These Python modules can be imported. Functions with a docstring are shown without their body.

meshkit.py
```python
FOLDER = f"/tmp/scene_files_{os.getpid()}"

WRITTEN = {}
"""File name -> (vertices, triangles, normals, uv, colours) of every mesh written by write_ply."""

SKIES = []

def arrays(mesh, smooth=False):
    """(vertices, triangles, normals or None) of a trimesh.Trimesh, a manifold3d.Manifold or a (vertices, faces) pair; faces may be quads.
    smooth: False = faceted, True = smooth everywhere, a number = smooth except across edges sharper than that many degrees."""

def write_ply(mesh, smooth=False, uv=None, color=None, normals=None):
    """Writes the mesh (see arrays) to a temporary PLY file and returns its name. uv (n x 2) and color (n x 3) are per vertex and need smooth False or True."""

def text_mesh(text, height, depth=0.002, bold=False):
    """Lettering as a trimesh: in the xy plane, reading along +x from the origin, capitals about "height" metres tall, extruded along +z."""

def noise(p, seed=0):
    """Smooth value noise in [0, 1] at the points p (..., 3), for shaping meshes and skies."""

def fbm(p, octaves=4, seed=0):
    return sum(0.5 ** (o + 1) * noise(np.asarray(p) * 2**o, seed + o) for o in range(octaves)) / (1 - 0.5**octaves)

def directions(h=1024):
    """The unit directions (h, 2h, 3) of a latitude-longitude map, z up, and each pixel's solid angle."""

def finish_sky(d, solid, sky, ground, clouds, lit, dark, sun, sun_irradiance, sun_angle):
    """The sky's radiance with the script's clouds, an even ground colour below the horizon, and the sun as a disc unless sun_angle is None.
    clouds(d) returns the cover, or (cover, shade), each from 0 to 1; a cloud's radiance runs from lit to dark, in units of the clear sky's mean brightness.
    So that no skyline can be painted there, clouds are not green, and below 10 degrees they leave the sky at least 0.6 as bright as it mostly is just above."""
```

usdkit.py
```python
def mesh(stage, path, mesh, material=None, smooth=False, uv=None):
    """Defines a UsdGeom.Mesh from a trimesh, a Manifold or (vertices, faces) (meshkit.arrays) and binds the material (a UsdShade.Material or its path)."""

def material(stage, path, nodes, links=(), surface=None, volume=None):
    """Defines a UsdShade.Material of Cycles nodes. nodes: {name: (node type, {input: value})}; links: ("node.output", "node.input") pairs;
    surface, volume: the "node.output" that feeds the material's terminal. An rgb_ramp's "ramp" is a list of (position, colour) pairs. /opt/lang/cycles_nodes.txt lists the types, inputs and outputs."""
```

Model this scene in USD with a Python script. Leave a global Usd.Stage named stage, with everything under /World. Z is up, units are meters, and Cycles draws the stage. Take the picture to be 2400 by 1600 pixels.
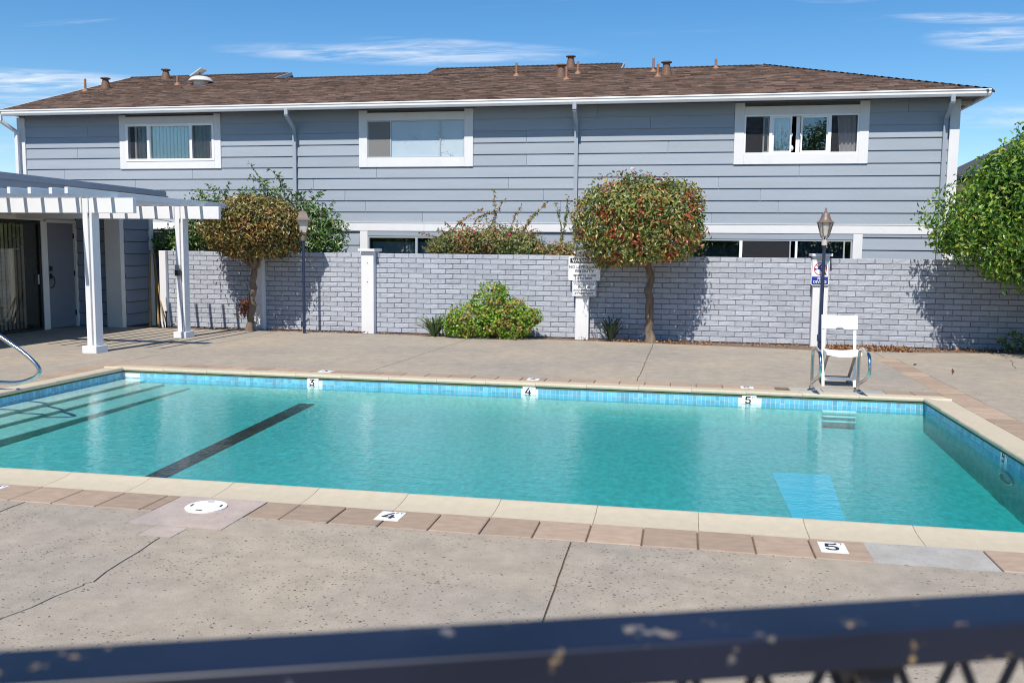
import math, random
import numpy as np, trimesh, usdkit, meshkit
from shapely.geometry import Polygon, LineString, Point, box as sbox, MultiPolygon
from shapely.ops import split as ssplit, unary_union
from shapely import affinity
from pxr import Usd, UsdGeom, UsdLux, UsdShade, Gf, Sdf, Vt

stage = Usd.Stage.CreateInMemory()
UsdGeom.SetStageUpAxis(stage, UsdGeom.Tokens.z)
UsdGeom.SetStageMetersPerUnit(stage, 1.0)
UsdGeom.Xform.Define(stage, '/World')
UsdGeom.Scope.Define(stage, '/World/Looks')

# ------------------------------------------------------------------ camera, sky, sun
YAW, PITCH, ROLL = -0.188271286, 0.101924452, 0.0104286253
CAM = np.array([0.0, 0.0, 1.74])
_f = np.array([math.sin(YAW)*math.cos(PITCH), math.cos(YAW)*math.cos(PITCH), -math.sin(PITCH)])
_r = np.array([math.cos(YAW), -math.sin(YAW), 0.0])
_u = np.cross(_r, _f)
_right = _r*math.cos(ROLL) + _u*math.sin(ROLL)
_up = -_r*math.sin(ROLL) + _u*math.cos(ROLL)
cam = UsdGeom.Camera.Define(stage, '/World/camera')
M = Gf.Matrix4d(*_right, 0, *_up, 0, *(-_f), 0, *CAM, 1)
cam.AddTransformOp().Set(M)
cam.CreateHorizontalApertureAttr(36.0)
cam.CreateVerticalApertureAttr(36.0*682/1024)
cam.CreateFocalLengthAttr(2083.25/2400*36)
cam.CreateClippingRangeAttr(Gf.Vec2f(0.05, 5000))
cam.CreateFStopAttr(5.6)
cam.CreateFocusDistanceAttr(13.5)
cam.CreateExposureAttr(0.27)

TOSUN = np.array([-0.11, -1.0, 1.30]); TOSUN = TOSUN/np.linalg.norm(TOSUN)
SUN_EL = math.asin(TOSUN[2]); SUN_ROT = math.atan2(TOSUN[0], TOSUN[1])

def mat(name, nodes, links, surface=None, volume=None):
    return usdkit.material(stage, '/World/Looks/'+name, nodes, links, surface, volume)

def sky_material():
    n = {'tc': ('texture_coordinate', {}),
         'sky': ('sky_texture', {'sky_type': 'single_scattering', 'sun_disc': False, 'sun_elevation': SUN_EL, 'sun_rotation': SUN_ROT,
                                 'altitude': 300.0, 'air_density': 1.0, 'aerosol_density': 0.15, 'ozone_density': 3.0}),
         'hs': ('hsv', {'saturation': 1.32, 'value': 1.24}),
         'xyz': ('separate_xyz', {}),
         'u': ('math', {'math_type': 'divide'}), 'v': ('math', {'math_type': 'divide'}),
         'ya': ('math', {'math_type': 'maximum', 'value2': 0.05}),
         'za': ('math', {'math_type': 'maximum', 'value2': 0.02}),
         'pu': ('math', {'math_type': 'divide'}), 'pv': ('math', {'math_type': 'divide'}),
         'uv': ('combine_xyz', {}), 'puv': ('combine_xyz', {}),
         'mp': ('mapping', {'mapping_type': 'point', 'scale': (7.0, 95.0, 1.0), 'rotation': (0, 0, 0.045), 'location': (2.3, 0.7, 0)}),
         'n1': ('noise_texture', {'scale': 1.0, 'detail': 8.0, 'roughness': 0.68, 'distortion': 1.0}),
         'mg': ('mapping', {'mapping_type': 'point', 'scale': (0.30, 1.1, 1.0), 'location': (3.1, 8.2, 0)}),
         'ng': ('noise_texture', {'scale': 1.0, 'detail': 6.0, 'roughness': 0.6, 'distortion': 0.5}),
         'gg': ('map_range', {'range_type': 'smoothstep', 'from_min': 0.63, 'from_max': 0.9, 'to_min': 0.0, 'to_max': 0.35}),
         }
    l = [('tc.generated', 'xyz.vector'), ('xyz.y', 'ya.value1'), ('xyz.z', 'za.value1'),
         ('xyz.x', 'u.value1'), ('ya.value', 'u.value2'), ('xyz.z', 'v.value1'), ('ya.value', 'v.value2'),
         ('xyz.x', 'pu.value1'), ('za.value', 'pu.value2'), ('xyz.y', 'pv.value1'), ('za.value', 'pv.value2'),
         ('u.value', 'uv.x'), ('v.value', 'uv.y'), ('pu.value', 'puv.x'), ('pv.value', 'puv.y'),
         ('uv.vector', 'mp.vector'), ('mp.vector', 'n1.vector'), ('puv.vector', 'mg.vector'), ('mg.vector', 'ng.vector'), ('ng.fac', 'gg.value')]
    # wisps of cirrus: centre (u, v), half widths, slope, strength
    W = [(-0.86, 0.204, 0.30, 0.021, -0.050, 1.15), (-0.83, 0.170, 0.17, 0.022, 0.0, 0.55), (-0.34, 0.222, 0.24, 0.014, -0.060, 0.80),
         (-0.24, 0.227, 0.17, 0.009, -0.085, 0.55), (0.285, 0.2385, 0.10, 0.007, -0.05, 0.75), (0.31, 0.218, 0.085, 0.015, -0.03, 0.75),
         (0.33, 0.142, 0.12, 0.016, 0.02, 0.55), (-0.92, 0.128, 0.12, 0.03, 0.0, 0.45), (0.15, 0.262, 0.05, 0.004, -0.03, 0.4), (-0.75, 0.272, 0.08, 0.004, 0.02, 0.35)]
    prev = None
    for i, (u0, v0, a, b, k, s) in enumerate(W):
        p = f'w{i}'
        n[p+'a'] = ('math', {'math_type': 'multiply_add', 'value2': 1/a, 'value3': -u0/a})            # (u-u0)/a
        n[p+'b'] = ('math', {'math_type': 'multiply_add', 'value2': -k/b, 'value3': (k*u0 - v0)/b})    # -(k(u-u0)+v0)/b
        n[p+'c'] = ('math', {'math_type': 'multiply_add', 'value2': 1/b})                            # v/b + ...
        n[p+'d'] = ('math', {'math_type': 'multiply'}); n[p+'e'] = ('math', {'math_type': 'multiply_add'})
        n[p+'f'] = ('map_range', {'range_type': 'smoothstep', 'from_min': 0.0, 'from_max': 1.0, 'to_min': s, 'to_max': 0.0})
        l += [('u.value', p+'a.value1'), ('u.value', p+'b.value1'), ('v.value', p+'c.value1'), (p+'b.value', p+'c.value3'),
              (p+'a.value', p+'d.value1'), (p+'a.value', p+'d.value2'), (p+'c.value', p+'e.value1'), (p+'c.value', p+'e.value2'), (p+'d.value', p+'e.value3'),
              (p+'e.value', p+'f.value')]
        if prev is None: prev = p+'f.result'
        else:
            n[p+'g'] = ('math', {'math_type': 'add'}); l += [(prev, p+'g.value1'), (p+'f.result', p+'g.value2')]; prev = p+'g.value'
    n['thr'] = ('map_range', {'range_type': 'smoothstep', 'from_min': 0.34, 'from_max': 0.80, 'to_min': 0.0, 'to_max': 1.0})
    n['cl'] = ('math', {'math_type': 'multiply'}); n['cm'] = ('math', {'math_type': 'maximum', 'use_clamp': True})
    n['mx'] = ('mix', {'color2': (8.6, 9.0, 9.8)}); n['bg'] = ('background_shader', {'strength': 0.092})
    l += [('n1.fac', 'thr.value'), ('thr.result', 'cl.value1'), (prev, 'cl.value2'), ('cl.value', 'cm.value1'), ('gg.result', 'cm.value2'),
          ('sky.color', 'hs.color'), ('hs.color', 'mx.color1'), ('cm.value', 'mx.fac'), ('mx.color', 'bg.color')]
    return mat('sky_air', n, l, surface='bg.background')

dome = UsdLux.DomeLight.Define(stage, '/World/sky')
dome.GetPrim().SetCustomDataByKey('kind', 'structure'); dome.GetPrim().SetCustomDataByKey('label', 'clear blue sky with thin white cirrus streaks')
UsdShade.MaterialBindingAPI.Apply(dome.GetPrim()).Bind(sky_material())
sun = UsdLux.DistantLight.Define(stage, '/World/sun')
sun.CreateIntensityAttr(1.25); sun.CreateAngleAttr(0.5); sun.CreateNormalizeAttr(True) if hasattr(sun, 'CreateNormalizeAttr') else None
sun.CreateColorAttr(Gf.Vec3f(1.0, 0.95, 0.87))
_z = TOSUN; _x = np.cross([0, 0, 1.0], _z); _x /= np.linalg.norm(_x); _y = np.cross(_z, _x)
sun.AddTransformOp().Set(Gf.Matrix4d(*_x, 0, *_y, 0, *_z, 0, 0, 0, 0, 1))

# ------------------------------------------------------------------ helpers
class MB:
    def __init__(s): s.v = []; s.f = []; s.n = 0
    def add(s, v, f):
        v = np.asarray(v, float)
        if not isinstance(f, np.ndarray): f = [t for q in f for t in ([(q[0], q[1], q[2]), (q[0], q[2], q[3])] if len(q) == 4 else [tuple(q)])]
        f = np.asarray(f, int)
        if f.shape[1] == 4: f = np.vstack([f[:, [0, 1, 2]], f[:, [0, 2, 3]]])
        s.v.append(v); s.f.append(f + s.n); s.n += len(v); return s
    def tm(s, m): return s.add(m.vertices, m.faces)
    def box(s, x0, x1, y0, y1, z0, z1):
        v = [(x, y, z) for z in (z0, z1) for y in (y0, y1) for x in (x0, x1)]
        return s.add(v, [(0, 2, 3, 1), (4, 5, 7, 6), (0, 1, 5, 4), (2, 6, 7, 3), (0, 4, 6, 2), (1, 3, 7, 5)])
    def cbox(s, x0, x1, y0, y1, z0, z1, c=0.004):
        """box with chamfered edges"""
        v, f = [], []
        X, Y, Z = (x0, x1), (y0, y1), (z0, z1)
        idx = {}
        for i in (0, 1):
            for j in (0, 1):
                for k in (0, 1):
                    sx, sy, sz = (1 if i == 0 else -1)*c, (1 if j == 0 else -1)*c, (1 if k == 0 else -1)*c
                    for a, d in enumerate(((0, sy, sz), (sx, 0, sz), (sx, sy, 0))):
                        idx[i, j, k, a] = len(v); v.append((X[i]+d[0], Y[j]+d[1], Z[k]+d[2]))
        def q(*ids): f.append(ids)
        for i in (0, 1): q(*[idx[i, j, k, 0] for j, k in ((0, 0), (1, 0), (1, 1), (0, 1))][::(1 if i else -1)])
        for j in (0, 1): q(*[idx[i, j, k, 1] for i, k in ((0, 0), (0, 1), (1, 1), (1, 0))][::(1 if j else -1)])
        for k in (0, 1): q(*[idx[i, j, k, 2] for i, j in ((0, 0), (1, 0), (1, 1), (0, 1))][::(1 if k else -1)])
        def cen(ids): return np.mean([v[t] for t in ids], 0) - np.array([(x0+x1)/2, (y0+y1)/2, (z0+z1)/2])
        def orient(ids):
            p = np.array([v[t] for t in ids]); n = np.cross(p[1]-p[0], p[2]-p[0])
            return ids if n @ cen(ids) > 0 else ids[::-1]
        for j in (0, 1):
            for k in (0, 1): q(*orient((idx[0, j, k, 1], idx[1, j, k, 1], idx[1, j, k, 2], idx[0, j, k, 2])))
        for i in (0, 1):
            for k in (0, 1): q(*orient((idx[i, 0, k, 0], idx[i, 1, k, 0], idx[i, 1, k, 2], idx[i, 0, k, 2])))
            for j in (0, 1): q(*orient((idx[i, j, 0, 0], idx[i, j, 1, 0], idx[i, j, 1, 1], idx[i, j, 0, 1])))
        s.add(v, f)
        t = []
        for i in (0, 1):
            for j in (0, 1):
                for k in (0, 1): t.append(orient((idx[i, j, k, 0], idx[i, j, k, 1], idx[i, j, k, 2])))
        s.v.append(np.zeros((0, 3))); s.f.append(np.array(t) + s.n - len(v)); return s
    def bar(s, p, q, w, h, up=(0, 0, 1)):
        """rectangular bar from p to q, w wide across, h along up"""
        p, q, up = map(lambda a: np.asarray(a, float), (p, q, up)); d = q-p; d /= np.linalg.norm(d)
        a = np.cross(d, up); a /= np.linalg.norm(a); b = np.cross(a, d)
        v = [e + a*sx*w/2 + b*sy*h/2 for e in (p, q) for sx, sy in ((-1, -1), (1, -1), (1, 1), (-1, 1))]
        return s.add(v, [(3, 2, 1, 0), (4, 5, 6, 7), (0, 1, 5, 4), (1, 2, 6, 5), (2, 3, 7, 6), (3, 0, 4, 7)])
    def tube(s, path, r, n=10, cap=True):
        P = np.asarray(path, float); m = len(P); r = np.broadcast_to(np.asarray(r, float), (m,))
        T = np.gradient(P, axis=0); T /= np.linalg.norm(T, axis=1, keepdims=True)
        a = np.cross(T[0], (0, 0, 1)); a = np.cross(T[0], (0, 1, 0)) if np.linalg.norm(a) < 1e-3 else a
        a /= np.linalg.norm(a); V = []
        for i in range(m):
            a = a - T[i]*(a @ T[i]); a /= np.linalg.norm(a); b = np.cross(T[i], a)
            t = np.linspace(0, 2*math.pi, n, endpoint=False)
            V.append(P[i] + r[i]*(np.cos(t)[:, None]*a + np.sin(t)[:, None]*b))
        V = np.vstack(V); F = []
        for i in range(m-1):
            for j in range(n):
                k = (j+1) % n; F.append((i*n+j, i*n+k, (i+1)*n+k, (i+1)*n+j))
        s.add(V, F)
        if cap:
            for i, rev in ((0, True), (m-1, False)):
                c = np.vstack([P[i][None], V[i*n:(i+1)*n]]); t = [(0, 1+j, 1+(j+1) % n) for j in range(n)]
                s.add(c, [x[::-1] for x in t] if rev else t)
        return s
    def lathe(s, prof, c=(0, 0), n=16, rot=0.0):
        """prof: (radius, z) pairs from bottom to top"""
        t = np.linspace(0, 2*math.pi, n, endpoint=False)+rot; V = []; F = []
        for r, z in prof: V += [(c[0]+r*math.cos(a), c[1]+r*math.sin(a), z) for a in t]
        for i in range(len(prof)-1):
            for j in range(n):
                k = (j+1) % n; F.append((i*n+j, i*n+k, (i+1)*n+k, (i+1)*n+j))
        return s.add(V, F)
    def poly(s, pts, z0, z1):
        """polygon in xy (shapely or points) extruded from z0 to z1"""
        g = pts if hasattr(pts, 'exterior') else Polygon(pts)
        m = trimesh.creation.extrude_polygon(g, z1-z0, engine='earcut'); m.apply_translation((0, 0, z0)); return s.tm(m)
    def polyxz(s, pts, y0, y1):
        """polygon in xz extruded in y from y0 (front) to y1"""
        g = pts if hasattr(pts, 'exterior') else Polygon(pts)
        m = trimesh.creation.extrude_polygon(g, y1-y0, engine='earcut'); v = np.array(m.vertices)
        return s.add(np.stack([v[:, 0], y1 - v[:, 2], v[:, 1]], 1), m.faces)
    def polyyz(s, pts, x0, x1):
        g = pts if hasattr(pts, 'exterior') else Polygon(pts)
        m = trimesh.creation.extrude_polygon(g, x1-x0, engine='earcut'); v = np.array(m.vertices)
        return s.add(np.stack([x0 + v[:, 2], v[:, 0], v[:, 1]], 1), m.faces)
    def mesh(s): return np.vstack(s.v), np.vstack(s.f)

_used = {}
def numbered(parent, name):
    k = (parent, name); i = _used.get(k, -1) + 1; _used[k] = i
    return f'{parent}/{name}' if i == 0 else f'{parent}/{name}_{i:03d}'
def tag(p, label=None, cat=None, group=None, kind=None):
    for k, v in (('label', label), ('category', cat), ('group', group), ('kind', kind)):
        if v: p.SetCustomDataByKey(k, v)
    return p
_orng = np.random.default_rng(99)
def obj(name, mb, m, parent='/World', smooth=False, label=None, cat=None, group=None, kind=None, rnd=None):
    path = numbered(str(parent.GetPath()) if hasattr(parent, 'GetPath') else parent, name)
    me = mb.mesh() if isinstance(mb, MB) else mb
    um = usdkit.mesh(stage, path, me, m, smooth=smooth); p = um.GetPrim(); np_ = len(um.GetPointsAttr().Get())
    r_ = np.full(np_, _orng.uniform()) if rnd is None else (np.repeat(_orng.uniform(0, 1, np_//rnd+1), rnd)[:np_] if isinstance(rnd, int) else rnd)
    UsdGeom.PrimvarsAPI(um).CreatePrimvar('tone', Sdf.ValueTypeNames.FloatArray, 'vertex').Set(Vt.FloatArray.FromNumpy(np.asarray(r_, np.float32)))
    return tag(p, label, cat, group, kind)
def thing(name, label, cat=None, group=None, kind=None, loc=None, parent='/World'):
    x = UsdGeom.Xform.Define(stage, numbered(parent if isinstance(parent, str) else str(parent.GetPath()), name))
    if loc is not None: x.AddTranslateOp().Set(Gf.Vec3d(*loc))
    return tag(x.GetPrim(), label, cat, group, kind)
def shift(me, d):
    v, f = me.mesh() if isinstance(me, MB) else me
    return v + np.asarray(d), f
def text(s, h, depth=0.002, bold=True):
    m = meshkit.text_mesh(s, h, depth, bold); v = np.array(m.vertices); v[:, 0] -= (v[:, 0].min()+v[:, 0].max())/2
    return v, np.array(m.faces)
def text_front(s, h, x, y, z, depth=0.002, sx=1.0, shear=0.0, bold=True):
    """lettering on a face that looks towards -y, centred on x, baseline z"""
    v, f = text(s, h, depth, bold)
    return np.stack([x + v[:, 0]*sx + v[:, 1]*shear, y - v[:, 2], z + v[:, 1]], 1), f

# ------------------------------------------------------------------ materials
def P(name, color, rough=0.6, vary=0.0, scale=6.0, bump=0.0, bscale=40.0, metallic=0.0, spec=0.5, stretch=(1, 1, 1), island=0.0, dirt=None, detail=4.0, bdist=0.01):
    """plain painted or solid surface: base colour broken by noise, optional per-piece tone, fine relief"""
    c = np.array(color, float)
    n = {'tc': ('texture_coordinate', {}), 'mp': ('mapping', {'scale': tuple(stretch)}), 'geo': ('geometry', {}),
         'n': ('noise_texture', {'scale': scale, 'detail': detail, 'roughness': 0.6}),
         'r': ('rgb_ramp', {'ramp': [(0.25, tuple(c*(1-vary))), (0.75, tuple(np.minimum(c*(1+vary), 0.92)))]}),
         'p': ('principled_bsdf', {'roughness': rough, 'metallic': metallic, 'specular_ior_level': spec})}
    l = [('geo.position', 'mp.vector'), ('mp.vector', 'n.vector'), ('n.fac', 'r.fac')]
    out = 'r.color'
    if island:
        n['ir'] = ('rgb_ramp', {'ramp': [(0, (1-island,)*3), (1, (1+island,)*3)]}); n['im'] = ('mix', {'mix_type': 'multiply', 'fac': 1.0})
        n['oi'] = ('attribute', {'attribute': 'tone'})
        l += [('oi.fac', 'ir.fac'), (out, 'im.color1'), ('ir.color', 'im.color2')]; out = 'im.color'
    if dirt:
        dc, dscale, lo, hi = dirt
        n['dn'] = ('noise_texture', {'scale': dscale, 'detail': 6.0, 'roughness': 0.65}); n['dr'] = ('map_range', {'range_type': 'smoothstep', 'from_min': lo, 'from_max': hi, 'to_min': 0, 'to_max': 1})
        n['dm'] = ('mix', {'color2': tuple(dc)}); l += [('mp.vector', 'dn.vector'), ('dn.fac', 'dr.value'), ('dr.result', 'dm.fac'), (out, 'dm.color1')]; out = 'dm.color'
    l += [(out, 'p.base_color')]
    if bump:
        n['bn'] = ('noise_texture', {'scale': bscale, 'detail': 5.0, 'roughness': 0.65}); n['b'] = ('bump', {'strength': bump, 'distance': bdist})
        l += [('mp.vector', 'bn.vector'), ('bn.fac', 'b.height'), ('b.normal', 'p.normal')]
    return mat(name, n, l, surface='p.BSDF')

def leaf_mat(name, ramp, red=None, rthr=(0.55, 0.7), rscale=2.6, rough=0.4, trans=0.25, gloss=0.5):
    n = {'g': ('geometry', {}), 'at': ('attribute', {'attribute': 'tone'}), 'r': ('rgb_ramp', {'ramp': ramp}), 'p': ('principled_bsdf', {'roughness': rough, 'specular_ior_level': gloss}),
         't': ('translucent_bsdf', {}), 'm': ('mix_closure', {'fac': trans}), 'hv': ('hsv', {'value': 1.3, 'saturation': 1.1})}
    l = [('at.fac', 'r.fac')]; out = 'r.color'
    if red:
        n.update({'nn': ('noise_texture', {'scale': rscale, 'detail': 3.0}), 'rr': ('rgb_ramp', {'ramp': red}),
                  'wn': ('math', {'math_type': 'multiply', 'value2': 7.31}), 'fr': ('math', {'math_type': 'fraction'}),
                  'ad': ('math', {'math_type': 'multiply_add', 'value2': 0.35}), 'mr': ('map_range', {'range_type': 'smoothstep', 'from_min': rthr[0], 'from_max': rthr[1], 'to_min': 0, 'to_max': 1}), 'mx': ('mix', {})})
        l += [('g.position', 'nn.vector'), ('at.fac', 'wn.value1'), ('wn.value', 'fr.value1'), ('fr.value', 'ad.value1'), ('nn.fac', 'ad.value3'), ('ad.value', 'mr.value'),
              ('at.fac', 'rr.fac'), (out, 'mx.color1'), ('rr.color', 'mx.color2'), ('mr.result', 'mx.fac')]; out = 'mx.color'
    l += [(out, 'p.base_color'), (out, 'hv.color'), ('hv.color', 't.color'), ('p.BSDF', 'm.closure1'), ('t.BSDF', 'm.closure2')]
    return mat(name, n, l, surface='m.closure')

def glass_mat(name, tint=(0.92, 0.97, 0.96), refl=1.0):
    n = {'fr': ('fresnel', {'IOR': 1.5}), 'k': ('math', {'math_type': 'multiply_add', 'value2': refl, 'value3': 0.02}), 't': ('transparent_bsdf', {'color': tint}), 'g': ('glossy_bsdf', {'roughness': 0.0, 'color': (1, 1, 1)}), 'm': ('mix_closure', {})}
    return mat(name, n, [('fr.fac', 'k.value1'), ('k.value', 'm.fac'), ('t.BSDF', 'm.closure1'), ('g.BSDF', 'm.closure2')], surface='m.closure')

def screen_mat(name, color=(0.03, 0.03, 0.035), fac=0.62):
    n = {'t': ('transparent_bsdf', {}), 'd': ('diffuse_bsdf', {'color': color}), 'm': ('mix_closure', {'fac': fac})}
    return mat(name, n, [('t.BSDF', 'm.closure1'), ('d.BSDF', 'm.closure2')], surface='m.closure')

def deck_mat(name, color, pits=1.0):
    c = np.array(color)
    n = {'g': ('geometry', {}),
         'n1': ('noise_texture', {'scale': 0.55, 'detail': 5.0, 'roughness': 0.6}), 'n2': ('noise_texture', {'scale': 5.0, 'detail': 6.0, 'roughness': 0.7}), 'n3': ('noise_texture', {'scale': 140.0, 'detail': 3.0, 'roughness': 0.7}),
         'r1': ('rgb_ramp', {'ramp': [(0.3, tuple(c*np.array([0.82, 0.86, 0.92]))), (0.7, tuple(c*np.array([1.08, 1.05, 1.0])))]}),
         'r2': ('rgb_ramp', {'ramp': [(0.25, (0.78,)*3), (0.75, (1.16,)*3)]}), 'r3': ('rgb_ramp', {'ramp': [(0.3, (0.80,)*3), (0.7, (1.16,)*3)]}),
         'm1': ('mix', {'mix_type': 'multiply', 'fac': 1.0}), 'm2': ('mix', {'mix_type': 'multiply', 'fac': 1.0}),
         'mp': ('mapping', {'scale': (26.0, 40.0, 1.0)}), 'dw': ('noise_texture', {'scale': 30.0, 'detail': 2.0}), 'dwm': ('vector_math', {'math_type': 'multiply_add', 'vector2': (1.1, 1.1, 0.0)}),
         'pn': ('voronoi_texture', {'scale': 1.0, 'feature': 'f1', 'dimensions': '2D'}), 'sc': ('separate_color', {}),
         'dn': ('noise_texture', {'scale': 1.5, 'detail': 3.0, 'roughness': 0.6}), 'dk': ('map_range', {'from_min': 0.36, 'from_max': 0.66, 'to_min': 0.03, 'to_max': 0.9, 'clamp': True}),
         'on': ('math', {'math_type': 'less_than'}), 'rad': ('math', {'math_type': 'multiply_add', 'value2': 0.15, 'value3': 0.03}), 'df': ('math', {'math_type': 'subtract'}),
         'ss': ('map_range', {'range_type': 'smoothstep', 'from_min': -0.05, 'from_max': 0.05, 'to_min': 0.0, 'to_max': pits}), 'pt': ('math', {'math_type': 'multiply'}),
         'm3': ('mix', {'color2': (0.055, 0.045, 0.032)}),
         'sub': ('math', {'math_type': 'multiply_add', 'value2': -1.0}), 'b': ('bump', {'strength': 0.35, 'distance': 0.006}),
         'p': ('principled_bsdf', {'roughness': 0.85, 'specular_ior_level': 0.25})}
    l = [('g.position', 'n1.vector'), ('g.position', 'n2.vector'), ('g.position', 'n3.vector'), ('g.position', 'dn.vector'), ('g.position', 'mp.vector'), ('g.position', 'dw.vector'), ('dw.color', 'dwm.vector1'), ('mp.vector', 'dwm.vector3'), ('dwm.vector', 'pn.vector'), ('pn.color', 'sc.color'),
         ('n1.fac', 'r1.fac'), ('n2.fac', 'r2.fac'), ('n3.fac', 'r3.fac'), ('r1.color', 'm1.color1'), ('r2.color', 'm1.color2'), ('m1.color', 'm2.color1'), ('r3.color', 'm2.color2'),
         ('dn.fac', 'dk.value'), ('sc.r', 'on.value1'), ('dk.result', 'on.value2'), ('sc.g', 'rad.value1'), ('rad.value', 'df.value1'), ('pn.distance', 'df.value2'), ('df.value', 'ss.value'), ('ss.result', 'pt.value1'), ('on.value', 'pt.value2'), ('m2.color', 'm3.color1'), ('pt.value', 'm3.fac'), ('m3.color', 'p.base_color'),
         ('pt.value', 'sub.value1'), ('n3.fac', 'sub.value3'), ('sub.value', 'b.height'), ('b.normal', 'p.normal')]
    return mat(name, n, l, surface='p.BSDF')

DECK = deck_mat('brushed_concrete', (0.355, 0.303, 0.243), 1.0)
PATCH = deck_mat('pale_concrete', (0.40, 0.37, 0.33), 0.35)
PINKC = deck_mat('pinkish_concrete', (0.42, 0.345, 0.305), 0.3)
PAVER = P('terracotta_paver', (0.335, 0.245, 0.178), 0.8, 0.16, 9, 0.25, 120, island=0.16, dirt=((0.22, 0.17, 0.13), 3.0, 0.56, 0.85), stretch=(1, 2.2, 1))
COPE = P('cream_coping', (0.47, 0.405, 0.30), 0.75, 0.07, 14, 0.3, 160, island=0.05, dirt=((0.20, 0.19, 0.13), 30.0, 0.66, 0.80))
ALGAE_SHADOW = P('algae_lip_shadow', (0.05, 0.085, 0.04), 0.8, 0.4, 12, 0.2, 60)  # algae green, darkened to paint in the shadow under the coping lip
GROUT = P('pale_grout', (0.62, 0.64, 0.64), 0.8, 0.1, 20)
TILE = P('blue_tile', (0.13, 0.40, 0.54), 0.18, 0.10, 6, 0.05, 30, island=0.22)
PLASTER = P('pool_plaster', (0.54, 0.59, 0.53), 0.8, 0.24, 17, 0.0, island=0, stretch=(1, 0.6, 1), dirt=((0.34, 0.48, 0.40), 1.1, 0.55, 0.85))  # plaster mottling, strengthened to stand in for rippled light on the floor
RISERSHADE = P('riser_painted_shade', (0.26, 0.36, 0.25), 0.7, 0.15, 9)  # step plaster darkened: underwater shade of the risers put into the colour
BLACKT = P('black_lane_tile', (0.008, 0.01, 0.012), 0.35, 0.6, 40, island=0.5)
BLUEP = P('pale_blue_patch', (0.24, 0.74, 0.90), 0.8, 0.05, 20)
BLOCK = P('grey_painted_block', (0.385, 0.405, 0.452), 0.75, 0.09, 9, 0.9, 38, island=0.09, dirt=((0.31, 0.31, 0.32), 4.0, 0.6, 0.9), bdist=0.02, stretch=(1, 1, 1.6))
MORTAR = P('shade_darkened_mortar', (0.185, 0.195, 0.225), 0.85, 0.12, 20)  # same paint as the blocks, darkened for the shade in recessed joints
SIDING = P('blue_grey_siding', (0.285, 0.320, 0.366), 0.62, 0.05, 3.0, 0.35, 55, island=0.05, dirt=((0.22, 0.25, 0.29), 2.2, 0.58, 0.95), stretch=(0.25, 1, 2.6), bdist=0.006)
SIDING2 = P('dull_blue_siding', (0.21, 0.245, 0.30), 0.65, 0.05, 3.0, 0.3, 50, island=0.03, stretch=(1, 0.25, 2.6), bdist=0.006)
DOORG = P('grey_door_paint', (0.18, 0.18, 0.20), 0.55, 0.05, 4, 0.1, 60)
WHITE = P('white_paint', (0.66, 0.655, 0.655), 0.55, 0.04, 3.5, 0.22, 45, stretch=(1, 1, 0.6), dirt=((0.45, 0.43, 0.40), 5.0, 0.70, 0.95), bdist=0.006)
WHITE2 = P('warm_white_paint', (0.66, 0.63, 0.57), 0.55, 0.05, 3.5, 0.15, 45)
VINYL = P('white_vinyl', (0.80, 0.80, 0.80), 0.35, 0.02)
ALU = P('aluminium_frame', (0.42, 0.44, 0.46), 0.4, 0.05, metallic=0.3)
GUTTER = P('white_gutter', (0.72, 0.72, 0.73), 0.4, 0.03, 2, dirt=((0.40, 0.40, 0.40), 8.0, 0.62, 0.95), stretch=(2.0, 1, 0.4))
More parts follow.
